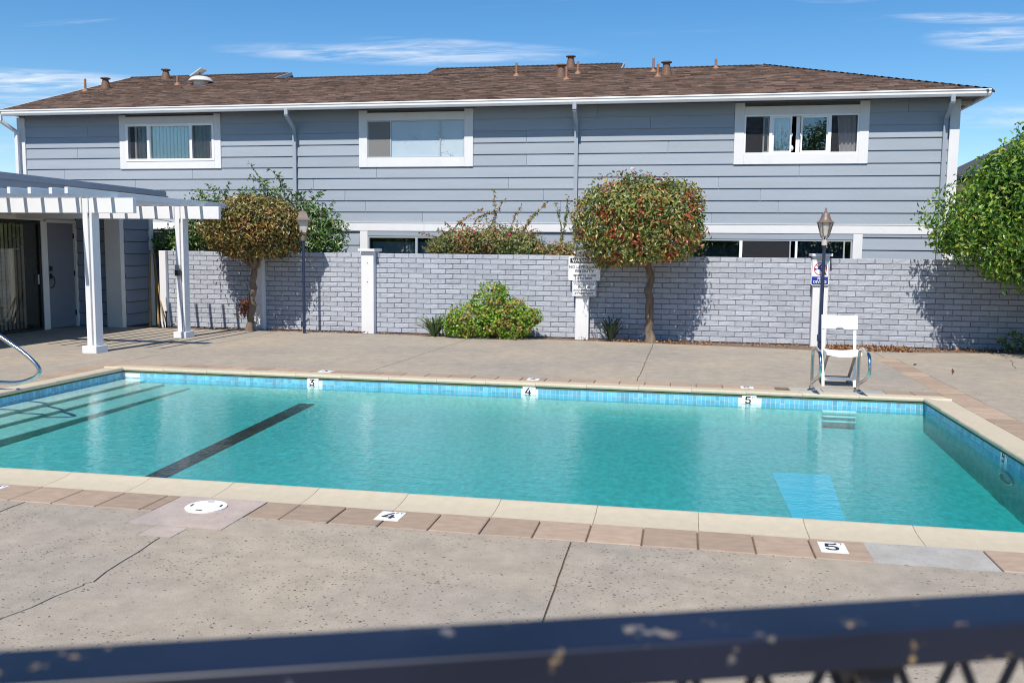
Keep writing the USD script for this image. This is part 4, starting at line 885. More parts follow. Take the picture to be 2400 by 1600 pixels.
for x, y, h in ((-16.78, 23.05, 0.34), (-14.38, 23.82, 0.25), (-4.49, 23.80, 0.34), (-3.03, 22.89, 0.32), (-2.87, 23.96, 0.31), (-0.90, 23.93, 0.34), (-0.75, 22.99, 0.31), (0.69, 24.21, 0.24)): vent(x, y, h)
fx, fy = -13.66, 23.85; fz = rz(fy)
fan = obj('attic_fan', MB().lathe([(0.20, fz-0.12), (0.21, fz+0.05), (0.34, fz+0.07), (0.335, fz+0.10), (0.27, fz+0.17), (0.20, fz+0.20), (0.19, fz+0.185), (0.0, fz+0.18)], (fx, fy), 28), FAN, house, smooth=35, label='pale dome shaped roof fan with its lid propped open')
obj('fan_lid', MB().bar((fx-0.25, fy, fz+0.21), (fx+0.10, fy, fz+0.42), 0.34, 0.022, (0, 0, 1)), FAN, fan)
obj('lid_strut', MB().tube([(fx-0.02, fy, fz+0.18), (fx-0.03, fy, fz+0.33)], 0.012, 6), BLACK, fan)

# ------------------------------------------------------------------ pool house and pergola
ph = thing('pool_house', 'low flat roofed pool house with glass slider and grey door', 'pool house')
DX = -13.0
obj('wall', MB().box(DX-0.12, DX-0.01, 6.0, 12.9, -0.05, 2.85).box(DX-0.12, DX-0.01, 12.9, 17.35, 2.27, 2.85).box(DX-0.12, DX-0.01, 12.9, 13.5, -0.05, 2.27), WHITE2, ph)
obj('header_panel', MB().cbox(DX-0.009, DX+0.012, 13.4, 16.35, 2.25, 2.72, 0.003), WHITE2, ph)
obj('header_panel', MB().cbox(DX-0.009, DX+0.004, 16.36, 17.34, 2.30, 2.72, 0.003), WHITE2, ph)
# sliding glass door
sd = obj('sliding_door', MB().cbox(DX-0.05, DX+0.02, 13.5, 16.24, 2.18, 2.245, 0.004).cbox(DX-0.05, DX+0.02, 16.19, 16.245, 0.0, 2.18, 0.004).cbox(DX-0.05, DX+0.018, 13.5, 16.19, 0.0, 0.05, 0.004).cbox(DX-0.05, DX+0.018, 14.72, 14.78, 0.05, 2.18, 0.004), BLACK, ph)
obj('glass', MB().box(DX-0.022, DX-0.016, 13.56, 14.72, 0.05, 2.18).box(DX-0.022, DX-0.016, 14.78, 16.19, 0.05, 2.18), GLASSD, sd)
obj('pull_handle', MB().cbox(DX+0.02, DX+0.04, 16.10, 16.13, 0.95, 1.15, 0.003), ALU, sd)
for k in range(22):
    y = 13.62+0.108*k
    if y > 16.0: break
    obj('blind_slat', MB().add([(DX-0.145, y-0.017, 0.06), (DX-0.112, y+0.017, 0.06), (DX-0.112, y+0.017, 2.17), (DX-0.145, y-0.017, 2.17)], [(0, 1, 2, 3)]), BLIND2, sd)
obj('room_interior', MB().box(DX-2.5, DX-2.45, 13.0, 17.2, 0, 2.3).box(DX-2.5, DX-0.13, 13.4, 13.45, 0, 2.3).box(DX-2.5, DX-0.13, 16.3, 16.35, 0, 2.3).box(DX-2.5, DX-0.13, 13.4, 16.35, -0.02, 0.0).box(DX-2.5, DX-0.13, 13.4, 16.35, 2.25, 2.3), ROOM, ph)
obj('door_trim', MB().cbox(DX-0.10, DX+0.03, 16.25, 16.425, -0.02, 2.249, 0.004), WHITE2, ph)
obj('door_trim', MB().cbox(DX-0.10, DX+0.03, 16.426, 17.349, 2.215, 2.285, 0.004), WHITE2, ph)
obj('door_trim', MB().cbox(DX-0.10, DX+0.03, 17.285, 17.349, -0.02, 2.214, 0.004), WHITE2, ph)
dr = obj('door', MB().cbox(DX-0.06, DX-0.015, 16.43, 17.28, 0.01, 2.21, 0.003), DOORG, ph)
h = MB().tube(rounded([(DX-0.015, 16.53, 1.10), (DX+0.06, 16.53, 1.10), (DX+0.075, 16.55, 0.98), (DX+0.05, 16.53, 0.88), (DX-0.015, 16.53, 0.86)], 0.04), 0.012, 8)
h.cbox(DX-0.015, DX+0.006, 16.50, 16.56, 1.05, 1.16, 0.003); obj('handle', h, BLACK, dr)
obj('lock', MB().cbox(DX-0.015, DX+0.02, 16.50, 16.56, 1.21, 1.31, 0.004), BLACK, dr)
for z in (0.30, 1.15, 1.95): obj('hinge', MB().cbox(DX-0.014, DX+0.006, 17.262, 17.292, z-0.055, z+0.055, 0.002), BLACK, dr)
v, f = text('PERSONS', 0.085, 0.002, False); v[:, 0] += 15.18
obj('lettering', (np.stack([DX+0.0125+v[:, 2], v[:, 0], 2.335+v[:, 1]], 1), f), BROWNINK, ph)
# wing wall at the far end
WX = -11.86
obj('wall', MB().box(DX-0.01, -12.20, 17.36, 17.48, -0.05, 2.85), P('lap_shade_backing_two', (0.05, 0.055, 0.065), 0.8), ph)  # wall painted dark so the board gaps read as lap shadows
for k in range(11):
    z0 = 0.02+0.262*k; z1 = min(z0+0.248, 2.72)
    V = [(DX+0.03, 17.322, z0), (-12.205, 17.322, z0), (-12.205, 17.352, z1), (DX+0.03, 17.352, z1), (DX+0.03, 17.36, z0), (-12.205, 17.36, z0)]
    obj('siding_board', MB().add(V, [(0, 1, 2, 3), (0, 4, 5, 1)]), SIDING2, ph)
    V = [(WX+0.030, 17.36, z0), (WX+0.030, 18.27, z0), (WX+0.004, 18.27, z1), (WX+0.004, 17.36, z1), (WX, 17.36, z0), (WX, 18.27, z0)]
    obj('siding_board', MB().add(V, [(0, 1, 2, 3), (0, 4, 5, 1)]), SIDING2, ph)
obj('wall', MB().box(WX-0.12, WX-0.001, 17.34, 18.4, -0.05, 2.85).box(-20, WX-0.12, 18.3, 18.4, -0.05, 2.85).box(-20.0, -19.9, 6, 18.3, -0.05, 2.85).box(-19.9, DX-0.12, 6.0, 6.1, -0.05, 2.85), P('lap_shade_backing', (0.05, 0.055, 0.065), 0.8), ph)  # dark colour stands in for the shade between lapped boards
obj('corner_trim', MB().cbox(-12.20, WX+0.03, 17.20, 17.339, -0.05, 2.72, 0.005), WHITE2, ph)
obj('corner_trim', MB().cbox(WX-0.10, WX+0.04, 18.275, 18.42, -0.05, 2.72, 0.005), WHITE2, ph)
FX = -11.52
obj('roof_slab', MB().box(-20.4, FX-0.05, 5.5, 18.55, 2.80, 2.97), P('roof_felt', (0.16, 0.16, 0.17), 0.9, 0.1), ph)
obj('fascia', MB().cbox(FX-0.05, FX-0.012, 5.5, 18.60, 2.72, 2.885, 0.003), FASCIA, ph)
fas = [5.5, 9.0, 12.2, 14.4, 16.2, 18.45]
for a, b in zip(fas[:-1], fas[1:]): obj('fascia_board', MB().cbox(FX-0.012, FX+0.02, a+0.001, b-0.001, 2.872, 2.99, 0.003), FASCIA, ph)
obj('fascia', MB().cbox(-20.4, FX-0.052, 18.55, 18.59, 2.72, 2.98, 0.003), FASCIA, ph)
obj('soffit', MB().box(-13.0, FX-0.05, 5.5, 18.55, 2.722, 2.74), SOFFIT, ph)

pg = thing('pergola', 'white painted timber pergola with open rafters beside the pool house', 'pergola')
for py0 in (12.94, 15.61):
    x0 = -9.56
    obj('post_base', MB().cbox(-9.615, -9.352, py0-0.065, py0+0.245, -0.02, 0.115, 0.006), WHITE, pg)
    obj('post', MB().cbox(x0, x0+0.09, py0, py0+0.19, 0.116, 2.505, 0.004), WHITE, pg)
    obj('post', MB().cbox(x0+0.122, x0+0.165, py0, py0+0.19, 0.116, 2.505, 0.004), WHITE, pg)
    obj('post_spacer', MB().box(x0+0.0905, x0+0.1215, py0+0.04, py0+0.15, 0.116, 2.27), WHITE, pg)
for yb in (12.915, 15.585):
    for a, b in ((-12.99, -9.561), (-9.394, -8.63)): obj('beam', MB().cbox(a, b, yb, yb+0.09, 2.27, 2.508, 0.004), WHITE, pg)
    obj('beam', MB().cbox(-9.4695, -9.4385, yb, yb+0.09, 2.272, 2.506, 0.003), WHITE, pg)
for k in range(13):
    x = -8.995-0.318*k
    y0 = 11.85+(-0.02, 0.05, 0.0, -0.04, 0.03, -0.02)[k % 6]; y1 = 16.8 if k == 0 else 16.15
    if x < -11.6: y1 = 16.0
    obj('rafter', MB().cbox(x-0.028, x+0.028, y0, y1, 2.509, 2.605, 0.003), WHITE, pg)
t = thing('lock_box', 'small black box with clear lid on the far pergola post', 'lock box', loc=(-9.50, 15.60, 1.25))
obj('body', MB().cbox(-0.055, 0.055, -0.05, 0.008, -0.06, 0.05, 0.006), BLACK, t)
obj('clear_cover', MB().box(-0.05, 0.05, -0.045, 0.006, 0.052, 0.15), glass_mat('clear_plastic', (0.85, 0.87, 0.87), 1.0), t)
for (a, b, r, lab) in (((-11.32, 17.40, 0.0), (-11.62, 17.95, 1.66), 0.022, 'left leaning pole in the corner by the pool house'), ((-11.20, 17.55, 0.0), (-11.58, 18.05, 1.60), 0.024, 'thick middle pole leaning in the corner by the pool house'), ((-11.02, 17.48, 0.0), (-11.54, 17.98, 1.50), 0.016, 'thin right pole leaning across the white end post')):
    obj('leaning_pole', MB().tube(np.linspace(a, b, 5), r, 8), BAMBOO, smooth=True, label=lab, cat='pole')
obj('ground_stake', MB().tube([(-10.98, 17.5, -0.02), (-10.98, 17.5, 0.33)], 0.016, 8).lathe([(0.0, 0.30), (0.032, 0.32), (0.032, 0.35), (0.0, 0.365)], (-10.98, 17.5), 10), BLACK, label='short dark pipe stub standing at the foot of the end post', cat='pipe')

# patio cover and string light glimpsed behind the wall
t = thing('patio_cover', 'white patio cover beam glimpsed between pool house and pergola post', 'patio cover')
obj('beam', MB().cbox(-14.2, -11.2, 19.55, 19.65, 2.01, 2.085, 0.003), WHITE, t); obj('roof_sheet', MB().box(-14.2, -11.2, 19.2, 20.4, 2.12, 2.16), WHITE2, t)
for x in (-14.0, -12.0, -11.3): obj('post', MB().cbox(x-0.045, x+0.045, 19.56, 19.64, -0.05, 2.01, 0.003), WHITE, t)
t = thing('string_light', 'string light wire with one clear bulb near the patio cover', 'string light')
wx = np.linspace(-13.0, -11.2, 12); obj('wire', MB().tube([(x, 19.5, 2.36-0.10*(x+12.34)*1.0+0.03*math.sin((x+13)*3)) for x in wx], 0.008, 5), BLACK, t)
obj('bulb', MB().lathe([(0.0, 2.17), (0.025, 2.185), (0.03, 2.21), (0.018, 2.245), (0.014, 2.25)], (-12.12, 19.5), 12), glass_mat('bulb_glass', (0.9, 0.9, 0.88), 1.0), t, smooth=True)
obj('socket', MB().lathe([(0.016, 2.248), (0.018, 2.26), (0.016, 2.31), (0.0, 2.315)], (-12.12, 19.5), 10), BLACK, t)

# neighbour's roof at the right
t = thing('neighbour_house', 'neighbouring house with dark roof glimpsed behind the large green tree', 'house')
obj('wall', MB().box(11.0, 24, 34.5, 44, -0.05, 4.7), SIDING, t)
obj('roof', MB().add([(10.4, 33.8, 4.80), (24.6, 33.8, 4.80), (24.6, 44.6, 4.80), (10.4, 44.6, 4.80), (15.2, 39.2, 7.5), (20, 39.2, 7.6)], [(0, 1, 5, 4), (2, 3, 4, 5)]).add([(10.4, 33.8, 4.80), (15.2, 39.2, 7.5), (10.4, 44.6, 4.80), (24.6, 33.8, 4.8), (24.6, 44.6, 4.8), (20, 39.2, 7.6)], [(0, 1, 2), (3, 4, 5)]), P('dark_roof', (0.06, 0.06, 0.07), 0.8, 0.2, 12), t)
obj('fascia', MB().box(10.38, 24.62, 33.76, 33.8, 4.66, 4.81).box(10.36, 10.40, 33.8, 44.6, 4.66, 4.81), P('dark_trim', (0.05, 0.05, 0.06), 0.7), t)
obj('window', MB().box(12, 13.6, 34.47, 34.5, 3.2, 4.3), BLACK, t)
t = thing('garden_shed', 'low brown shingled outbuilding glimpsed beside the white corner board', 'shed')
obj('wall', MB().box(6.7, 9.5, 26.0, 29.0, -0.05, 3.0), SIDING, t)
obj('roof', MB().add([(6.3, 25.6, 2.95), (9.9, 25.6, 2.95), (9.9, 29.4, 2.95), (6.3, 29.4, 2.95), (6.3, 27.5, 3.72), (9.9, 27.5, 3.72)], [(0, 1, 5, 4), (2, 3, 4, 5)]).add([(6.3, 25.6, 2.95), (6.3, 27.5, 3.72), (6.3, 29.4, 2.95)], [(0, 1, 2)]), SHING, t)

# ------------------------------------------------------------------ plants
def leaves(Pn, Nn, L, Wd, rg, spread=0.7, upb=0.2, fold=0.18, curl=0.15):
    n_ = len(Pn); nn = Nn + rg.normal(0, 0.55*spread+0.12, (n_, 3)) + [0, 0, upb*0.6]; nn /= np.linalg.norm(nn, axis=1, keepdims=True)
    d = np.cross(nn, rg.normal(0, 1, (n_, 3))); d /= np.linalg.norm(d, axis=1, keepdims=True); d = d + Nn*0.45*spread + [0, 0, upb*0.5]; d /= np.linalg.norm(d, axis=1, keepdims=True)
    s = np.cross(nn, d); s /= np.linalg.norm(s, axis=1, keepdims=True); nn = np.cross(d, s)
    L_ = (L*rg.uniform(0.7, 1.25, n_))[:, None]; W_ = (Wd*rg.uniform(0.75, 1.2, n_))[:, None]
    a = Pn; b = Pn+d*L_*0.45+s*W_*0.5+nn*fold*W_; c = Pn+d*L_*0.45-s*W_*0.5+nn*fold*W_; e = Pn+d*L_-nn*curl*L_
    V_ = np.stack([a, b, c, e], 1).reshape(-1, 3); k = np.arange(n_)*4
    F_ = np.vstack([np.stack([k, k+1, k+3], 1), np.stack([k, k+3, k+2], 1)]); return V_, F_
def unit(rg, n_):
    d = rg.normal(0, 1, (n_, 3)); return d/np.linalg.norm(d, axis=1, keepdims=True)
class Lump:
    def __init__(s, rg, k=7, amp=0.10): s.w = rg.normal(0, 3.2, (k, 3)); s.p = rg.uniform(0, 6.28, k); s.a = amp
    def __call__(s, d): return 1+s.a*np.sin(d @ s.w.T + s.p).sum(1)/2.2
def dome_pts(rg, n_, c, r, zflat, lo=0.80, hi=1.03, amp=0.07, power=2.02, drop=None):
    d = unit(rg, n_); k = (np.abs(d)**power).sum(1)**(-1/power); lump = Lump(rg, amp=amp)(d)
    rad = k*lump*rg.uniform(lo, hi, n_)
    p = d*rad[:, None]*np.array(r); nrm_ = d/np.array(r); nrm_ /= np.linalg.norm(nrm_, axis=1, keepdims=True)
    low = zflat(p[:, 0]) if callable(zflat) else zflat
    bad = p[:, 2] < low
    p[bad, 2] = (low if np.isscalar(low) else low[bad]) + rg.uniform(0, 0.12, bad.sum())
    return p+np.array(c), nrm_
def limb(mb, a, b, r0, r1, rg, n_=7, wob_=0.03, k=8):
    t = np.linspace(0, 1, n_)[:, None]; p = np.array(a)*(1-t)+np.array(b)*t; p[1:-1] += rg.normal(0, wob_, (n_-2, 3)); mb.tube(p, np.linspace(r0, r1, n_), k); return p[-1]

def topiary(name, lab, base, top, c, r, zf, leafm, seed, n_out, red=False, L=0.082, W_=0.036, group=None):
    rg = np.random.default_rng(seed); t = thing(name, lab, 'tree', group)
    tr = MB(); n_ = 12; s = np.linspace(0, 1, n_)[:, None]; p = np.array(base)*(1-s)+np.array(top)*s; p[1:-1, :2] += rg.normal(0, 0.016, (n_-2, 2))
    rad = np.linspace(0.085, 0.06, n_)*(1+0.09*rg.normal(size=n_)); rad[0] = 0.125; rad[1] = 0.095; tr.tube(p, rad, 12)
    for k in range(11):
        a = rg.uniform(0, 6.28); e = np.array(c)+np.array([math.cos(a)*r[0]*0.7, math.sin(a)*r[1]*0.6, rg.uniform(-0.25, 0.55)*r[2]])
        m_ = limb(tr, top, (np.array(top)+e)/2+[0, 0, 0.04], 0.042, 0.026, rg, wob_=0.02); limb(tr, m_, e, 0.024, 0.008, rg, wob_=0.03, k=6)
    obj('trunk', tr, BARK, t, smooth=60)
    P1, N1 = dome_pts(rg, n_out, c, r, zf)
    P2, N2 = dome_pts(rg, n_out//3, c, r, zf, 0.35, 0.8)
    P3, N3 = dome_pts(rg, n_out//22, c, r, zf, 1.0, 1.12)
    V1, F1 = leaves(np.vstack([P1, P2, P3]), np.vstack([N1, N2, N3*1.6]), L, W_, rg)
    ok = V1[:, 1].reshape(-1, 4).max(1) < 17.70
    ok |= V1[:, 2].reshape(-1, 4).min(1) > 1.70
    keep = np.where(ok)[0]; V1 = V1.reshape(-1, 4, 3)[keep].reshape(-1, 3); k = np.arange(len(keep))*4
    obj('crown', (V1, np.vstack([np.stack([k, k+1, k+3], 1), np.stack([k, k+3, k+2], 1)])), leafm, t, rnd=4)
    return t, rg
T2, rg2 = topiary('clipped_tree', 'round clipped tree with red tipped leaves beside the pool rule signs', (-0.575, 17.32, -0.05), (-0.64, 17.25, 1.60), (-0.82, 17.0, 2.20), (1.20, 0.88, 0.93), lambda x: -0.66-0.14*np.clip(-x, -0.6, 0.8), PHOT, 21, 11800, L=0.092, W_=0.042, group=None)
T1, rg1 = topiary('clipped_tree', 'clipped tree with bronze and yellow leaves beside the pergola', (-8.92, 17.28, -0.05), (-8.72, 17.15, 1.28), (-8.72, 17.12, 2.10), (1.06, 0.78, 0.70), lambda x: -0.55+0.35*np.clip(np.abs(x)-0.45, 0, 0.7), PHOT2, 33, 8600, L=0.092, W_=0.040)
sp = rg1.normal(0, 1, (220, 3))*[0.07, 0.06, 0.10]+[-8.97, 17.2, 0.48]
V_, F_ = leaves(sp, unit(rg1, 220), 0.07, 0.03, rg1); obj('sucker_leaves', (V_, F_), leaf_mat('red_sucker_leaves', [(0, (0.10, 0.06, 0.02)), (0.5, (0.30, 0.05, 0.03)), (1, (0.40, 0.22, 0.06))]), T1, rnd=4)

def shoots(rg, base, tip, nleaf, L, Wd, r0=0.012, droop=0.0, spread=0.5, upb=0.3):
    t = np.linspace(0, 1, 9)[:, None]; b, e = np.array(base, float), np.array(tip, float); mid = (b+e)/2+np.array([0, 0, droop+0.12])+rg.normal(0, 0.05, 3)
    p = (1-t)**2*b+2*t*(1-t)*mid+t*t*e
    s = rg.uniform(0.15, 1, nleaf)[:, None]; q = (1-s)**2*b+2*s*(1-s)*mid+s*s*e; dd = unit(rg, nleaf)
    return p, leaves(q, dd*0.8+(e-b)/np.linalg.norm(e-b)*0.6, L, Wd, rg, spread*0.6, upb)
def shrub(name, lab, cat, clumps, leafm, seed, dens, L, Wd, stems=(), nleaf=40, base=None, upb=0.25, ymax=None, lo=0.6):
    rg = np.random.default_rng(seed); t = thing(name, lab, cat); VV = []; st = MB()
    for c, r in clumps:
        n_ = int(dens*(r[0]*r[1]+r[0]*r[2]+r[1]*r[2]))
        d = unit(rg, n_); rad = Lump(rg, amp=0.16)(d)*rg.uniform(lo, 1.06, n_); p = d*rad[:, None]*np.array(r)+np.array(c)
        VV.append(leaves(p, d, L, Wd, rg, 0.7, upb)[0])
        if base is not None: limb(st, base, np.array(c)+[0, 0, r[2]*0.3], 0.03, 0.008, rg, wob_=0.04, k=6)
    for a, b, k in stems:
        p, (v_, f_) = shoots(rg, a, b, k or nleaf, L, Wd, upb=upb); st.tube(p, np.linspace(0.012, 0.004, 9), 5); VV.append(v_)
    V1 = np.vstack(VV).reshape(-1, 4, 3)
    keep = V1[:, :, 2].min(1) > 0.0
    if ymax: keep &= V1[:, :, 1].max(1) < ymax
    V1 = V1[keep].reshape(-1, 3); k = np.arange(len(V1)//4)*4
    obj('foliage', (V1, np.vstack([np.stack([k, k+1, k+3], 1), np.stack([k, k+3, k+2], 1)])), leafm, t, rnd=4)
    if st.n: obj('stems', st, BARK, t)
    return t
# tall green shrub behind the wall and the bronze tree
rg = np.random.default_rng(3)
stm = [((-9.2+rg.uniform(-1.4, 1.4), 18.75+rg.uniform(-0.3, 0.3), 2.2), (x, 18.7+rg.uniform(-0.3, 0.3), z), 46) for x, z in
       ((-10.9, 3.0), (-10.6, 3.15), (-10.3, 2.9), (-10.1, 3.2), (-9.9, 3.0), (-9.65, 3.35), (-9.45, 3.62), (-9.3, 3.3), (-9.1, 3.5), (-8.95, 3.42), (-8.8, 3.1), (-8.5, 3.0), (-8.3, 2.85), (-8.1, 3.05), (-7.9, 2.9), (-7.75, 2.98), (-7.55, 2.75), (-7.4, 2.5), (-7.3, 2.3), (-7.25, 2.15), (-10.0, 2.7), (-9.2, 2.9), (-7.6, 2.1), (-7.9, 2.5))]
shrub('green_shrub', 'tall dark green shrub rising behind the block wall and the bronze leaved tree', 'shrub', [((-10.5, 18.7, 2.25), (0.75, 0.6, 0.65)), ((-9.4, 18.8, 2.3), (0.8, 0.6, 0.75)), ((-8.3, 18.8, 2.1), (0.7, 0.55, 0.7)), ((-11.3, 18.7, 1.85), (0.5, 0.5, 0.35)), ((-7.7, 18.6, 1.95), (0.42, 0.4, 0.42))], GREEN, 5, 1500, 0.115, 0.046, stm, base=(-9.3, 18.8, -0.05), upb=0.35)
shrub('green_shrub', 'small dark shrub behind the wall next to the patio post', 'shrub', [((-12.3, 18.75, 1.72), (0.45, 0.35, 0.3)), ((-11.9, 18.6, 1.68), (0.3, 0.3, 0.2))], GREEN, 6, 1300, 0.10, 0.042, base=(-12.2, 18.8, -0.05))
# climbing rose behind the wall
stm = [((-4.0, 18.7, 1.7), (-4.0, 18.7, 3.0), 75), ((-4.2, 18.7, 1.9), (-3.75, 18.8, 2.85), 55), ((-4.3, 18.7, 1.9), (-4.75, 18.6, 2.35), 70), ((-4.4, 18.7, 2.35), (-3.9, 18.7, 2.55), 60), ((-3.6, 18.7, 1.8), (-2.85, 18.8, 2.75), 90), ((-3.5, 18.7, 1.8), (-3.1, 18.8, 2.55), 60), ((-3.7, 18.7, 1.9), (-3.4, 18.8, 2.7), 50),
       ((-4.6, 18.7, 1.7), (-5.6, 18.5, 2.1), 60), ((-4.6, 18.7, 1.7), (-5.2, 18.6, 2.15), 60), ((-2.6, 18.7, 1.6), (-2.40, 18.7, 2.9), 110), ((-2.5, 18.7, 1.6), (-2.65, 18.6, 2.75), 70), ((-2.8, 18.7, 1.6), (-3.2, 18.7, 2.1), 60), ((-2.3, 18.7, 1.6), (-2.2, 18.6, 2.2), 60), ((-4.9, 18.7, 2.15), (-4.2, 18.7, 2.62), 60), ((-4.85, 18.6, 1.9), (-5.0, 18.5, 2.3), 40)]
ros = shrub('climbing_rose', 'straggling climbing rose with arching canes above the block wall', 'rose bush', [((-4.05, 18.7, 1.85), (0.75, 0.45, 0.48)), ((-4.75, 18.65, 1.85), (0.5, 0.4, 0.34)), ((-3.45, 18.7, 1.85), (0.5, 0.4, 0.36)), ((-5.0, 18.65, 1.75), (0.5, 0.35, 0.28)), ((-3.2, 18.7, 1.70), (0.5, 0.4, 0.30)), ((-2.5, 18.6, 1.68), (0.4, 0.35, 0.24))], ROSE, 8, 5200, 0.066, 0.036, stm, base=(-3.9, 18.8, -0.05), upb=0.05, lo=0.4)
for x, z in ((-3.55, 2.06), (-4.65, 1.98), (-4.3, 2.1)):
    s = trimesh.creation.icosphere(1, 0.04); s.apply_translation((x, 18.25, z)); obj('rose_bloom', MB().tm(s), P(f'rose_petals', (0.35, 0.02, 0.07), 0.6), ros, smooth=True)
# bush in front of the wall
shrub('flowering_bush', 'lime green mounded bush with brown patches at the foot of the wall', 'bush', [((-4.0, 17.18, 0.32), (0.62, 0.36, 0.36)), ((-3.3, 17.22, 0.28), (0.48, 0.34, 0.30)), ((-3.75, 17.28, 0.68), (0.40, 0.30, 0.36)), ((-3.55, 17.3, 0.92), (0.16, 0.16, 0.17)), ((-3.0, 17.25, 0.42), (0.22, 0.22, 0.24)), ((-2.82, 17.28, 0.45), (0.13, 0.12, 0.15)), ((-4.3, 17.15, 0.25), (0.34, 0.3, 0.25)), ((-3.25, 17.3, 0.62), (0.22, 0.2, 0.2))], LIME, 9, 3600, 0.052, 0.050, base=(-3.7, 17.4, -0.02), ymax=17.73, lo=0.7)
def strap(name, lab, c, n_, h, L, m_, seed):
    rg = np.random.default_rng(seed); t = thing(name, lab, 'plant')
    for k in range(n_):
        a = rg.uniform(0, 6.28); rr_ = rg.uniform(0.35, 1.0)*L; hh = h*rg.uniform(0.6, 1.05)*(1.15-0.35*rr_/L); s = np.linspace(0, 1, 6); V_ = []
        b0 = np.array(c)+[math.cos(a)*0.03, math.sin(a)*0.03, 0]; side = np.array([-math.sin(a), math.cos(a), 0])
        for u in s:
            p = b0+np.array([math.cos(a)*rr_*u, math.sin(a)*rr_*u*0.8, hh*(2*u-1.15*u*u)]); w_ = 0.022*(1-u**2.2)+0.002
            V_ += [p-side*w_+[0, 0, w_*0.4], p, p+side*w_+[0, 0, w_*0.4]]
        V_ = np.array(V_); V_[:, 1] = np.minimum(V_[:, 1], 17.72)
        F_ = [q for i in range(5) for q in ((3*i, 3*i+1, 3*i+4, 3*i+3), (3*i+1, 3*i+2, 3*i+5, 3*i+4))]
        obj('leaf', MB().add(V_, F_), m_, t)
strap('strap_leaf_plant', 'clump of arching strap leaves left of the lime green bush', (-4.88, 17.25, -0.01), 70, 0.50, 0.50, STRAP, 14)
strap('strap_leaf_plant', 'small dark strap leaf clump in the shade under the red tipped tree', (-1.33, 17.42, -0.01), 40, 0.58, 0.36, DARKST, 15)
# large tree at the right
cl = [((7.00, 16.30, 2.00), (1.5, 1.1, 1.1)), ((6.98, 15.40, 2.50), (1.7, 1.2, 1.15)), ((7.58, 15.70, 3.15), (1.4, 1.2, 0.9)), ((5.88, 17.00, 2.70), (1.0, 0.75, 0.8)), ((6.88, 17.10, 3.28), (1.1, 0.8, 0.8)), ((6.35, 16.75, 2.65), (1.75, 1.15, 1.25)), ((6.86, 16.75, 3.65), (1.30, 1.0, 1.0)), ((5.34, 16.85, 2.24), (1.0, 0.85, 0.70)), ((5.78, 16.75, 3.11), (0.85, 0.8, 0.60)), ((6.47, 16.55, 1.58), (1.25, 0.95, 0.62)), ((4.78, 16.85, 1.99), (0.42, 0.45, 0.28)), ((5.42, 16.75, 3.09), (0.45, 0.4, 0.38)), ((6.88, 16.65, 1.22), (0.8, 0.7, 0.5)), ((6.04, 16.85, 3.50), (0.5, 0.5, 0.4)), ((5.55, 16.75, 1.65), (0.55, 0.5, 0.35))]
stm = [((4.83, 16.85, 2.04), (4.13, 16.85, 2.22), 40), ((4.83, 16.85, 1.94), (4.23, 16.95, 1.92), 50), ((4.93, 16.85, 1.94), (4.47, 16.85, 1.84), 50), ((5.42, 16.75, 3.16), (4.96, 16.75, 3.16), 40), ((5.52, 16.75, 3.14), (5.27, 16.65, 3.40), 40), ((5.93, 16.75, 3.45), (5.68, 16.65, 3.71), 35), ((6.35, 16.75, 3.76), (6.19, 16.65, 4.21), 35), ((5.52, 16.75, 2.96), (5.03, 16.75, 3.01), 40), ((5.11, 16.85, 2.35), (4.65, 16.75, 2.50), 45), ((5.21, 16.85, 2.65), (4.80, 16.75, 2.81), 45), ((6.06, 16.65, 1.43), (5.70, 16.55, 1.04), 30), ((6.47, 16.65, 1.22), (6.27, 16.55, 0.87), 30)]
bt = shrub('broad_leaf_tree', 'large bright green broad leaf tree at the right edge over the wall', 'tree', cl, BRIGHT, 17, 2000, 0.105, 0.048, stm, base=(6.9, 16.6, 0.6), upb=0.15, lo=0.5)
tr = MB(); limb(tr, (6.95, 16.7, -0.05), (6.85, 16.6, 1.3), 0.14, 0.10, rg); limb(tr, (6.85, 16.6, 1.2), (5.2, 16.4, 2.6), 0.06, 0.02, rg); limb(tr, (6.85, 16.6, 1.2), (6.3, 16.4, 3.8), 0.07, 0.02, rg)
obj('trunk', tr, BARK, bt, smooth=60)
shrub('seedling', 'small green seedling at the wall foot near the right edge', 'plant', [((5.95, 17.35, 0.18), (0.25, 0.22, 0.17))], GREEN, 19, 420, 0.11, 0.05, [((5.95, 17.4, 0.0), (5.62, 17.3, 0.22), 14), ((5.95, 17.4, 0.0), (5.85, 17.35, 0.42), 14)], base=(5.95, 17.4, -0.02), ymax=17.73)

shrub('tall_tree', 'tall dark tree seen mirrored in the right upper window', 'tree', [((6.4, -11, 6.2), (2.2, 1.8, 2.0)), ((7.9, -11.3, 7.6), (1.7, 1.5, 1.6)), ((5.0, -11.2, 5.2), (1.4, 1.2, 1.3))], GREEN, 41, 260, 0.22, 0.10, base=(6.6, -11.2, -0.1))
# unseen tree belt, added behind the viewpoint to darken the lower window reflections
shrub('added_tree_belt', 'unseen belt of trees added behind the viewpoint for the lower windows to mirror', 'trees', [((x_, -30+2*math.sin(x_), 2.6+0.5*math.sin(1.7*x_)), (3.4, 1.6, 3.0)) for x_ in range(-40, 46, 5)], GREEN, 43, 320, 0.30, 0.17).SetCustomDataByKey('kind', 'stuff')
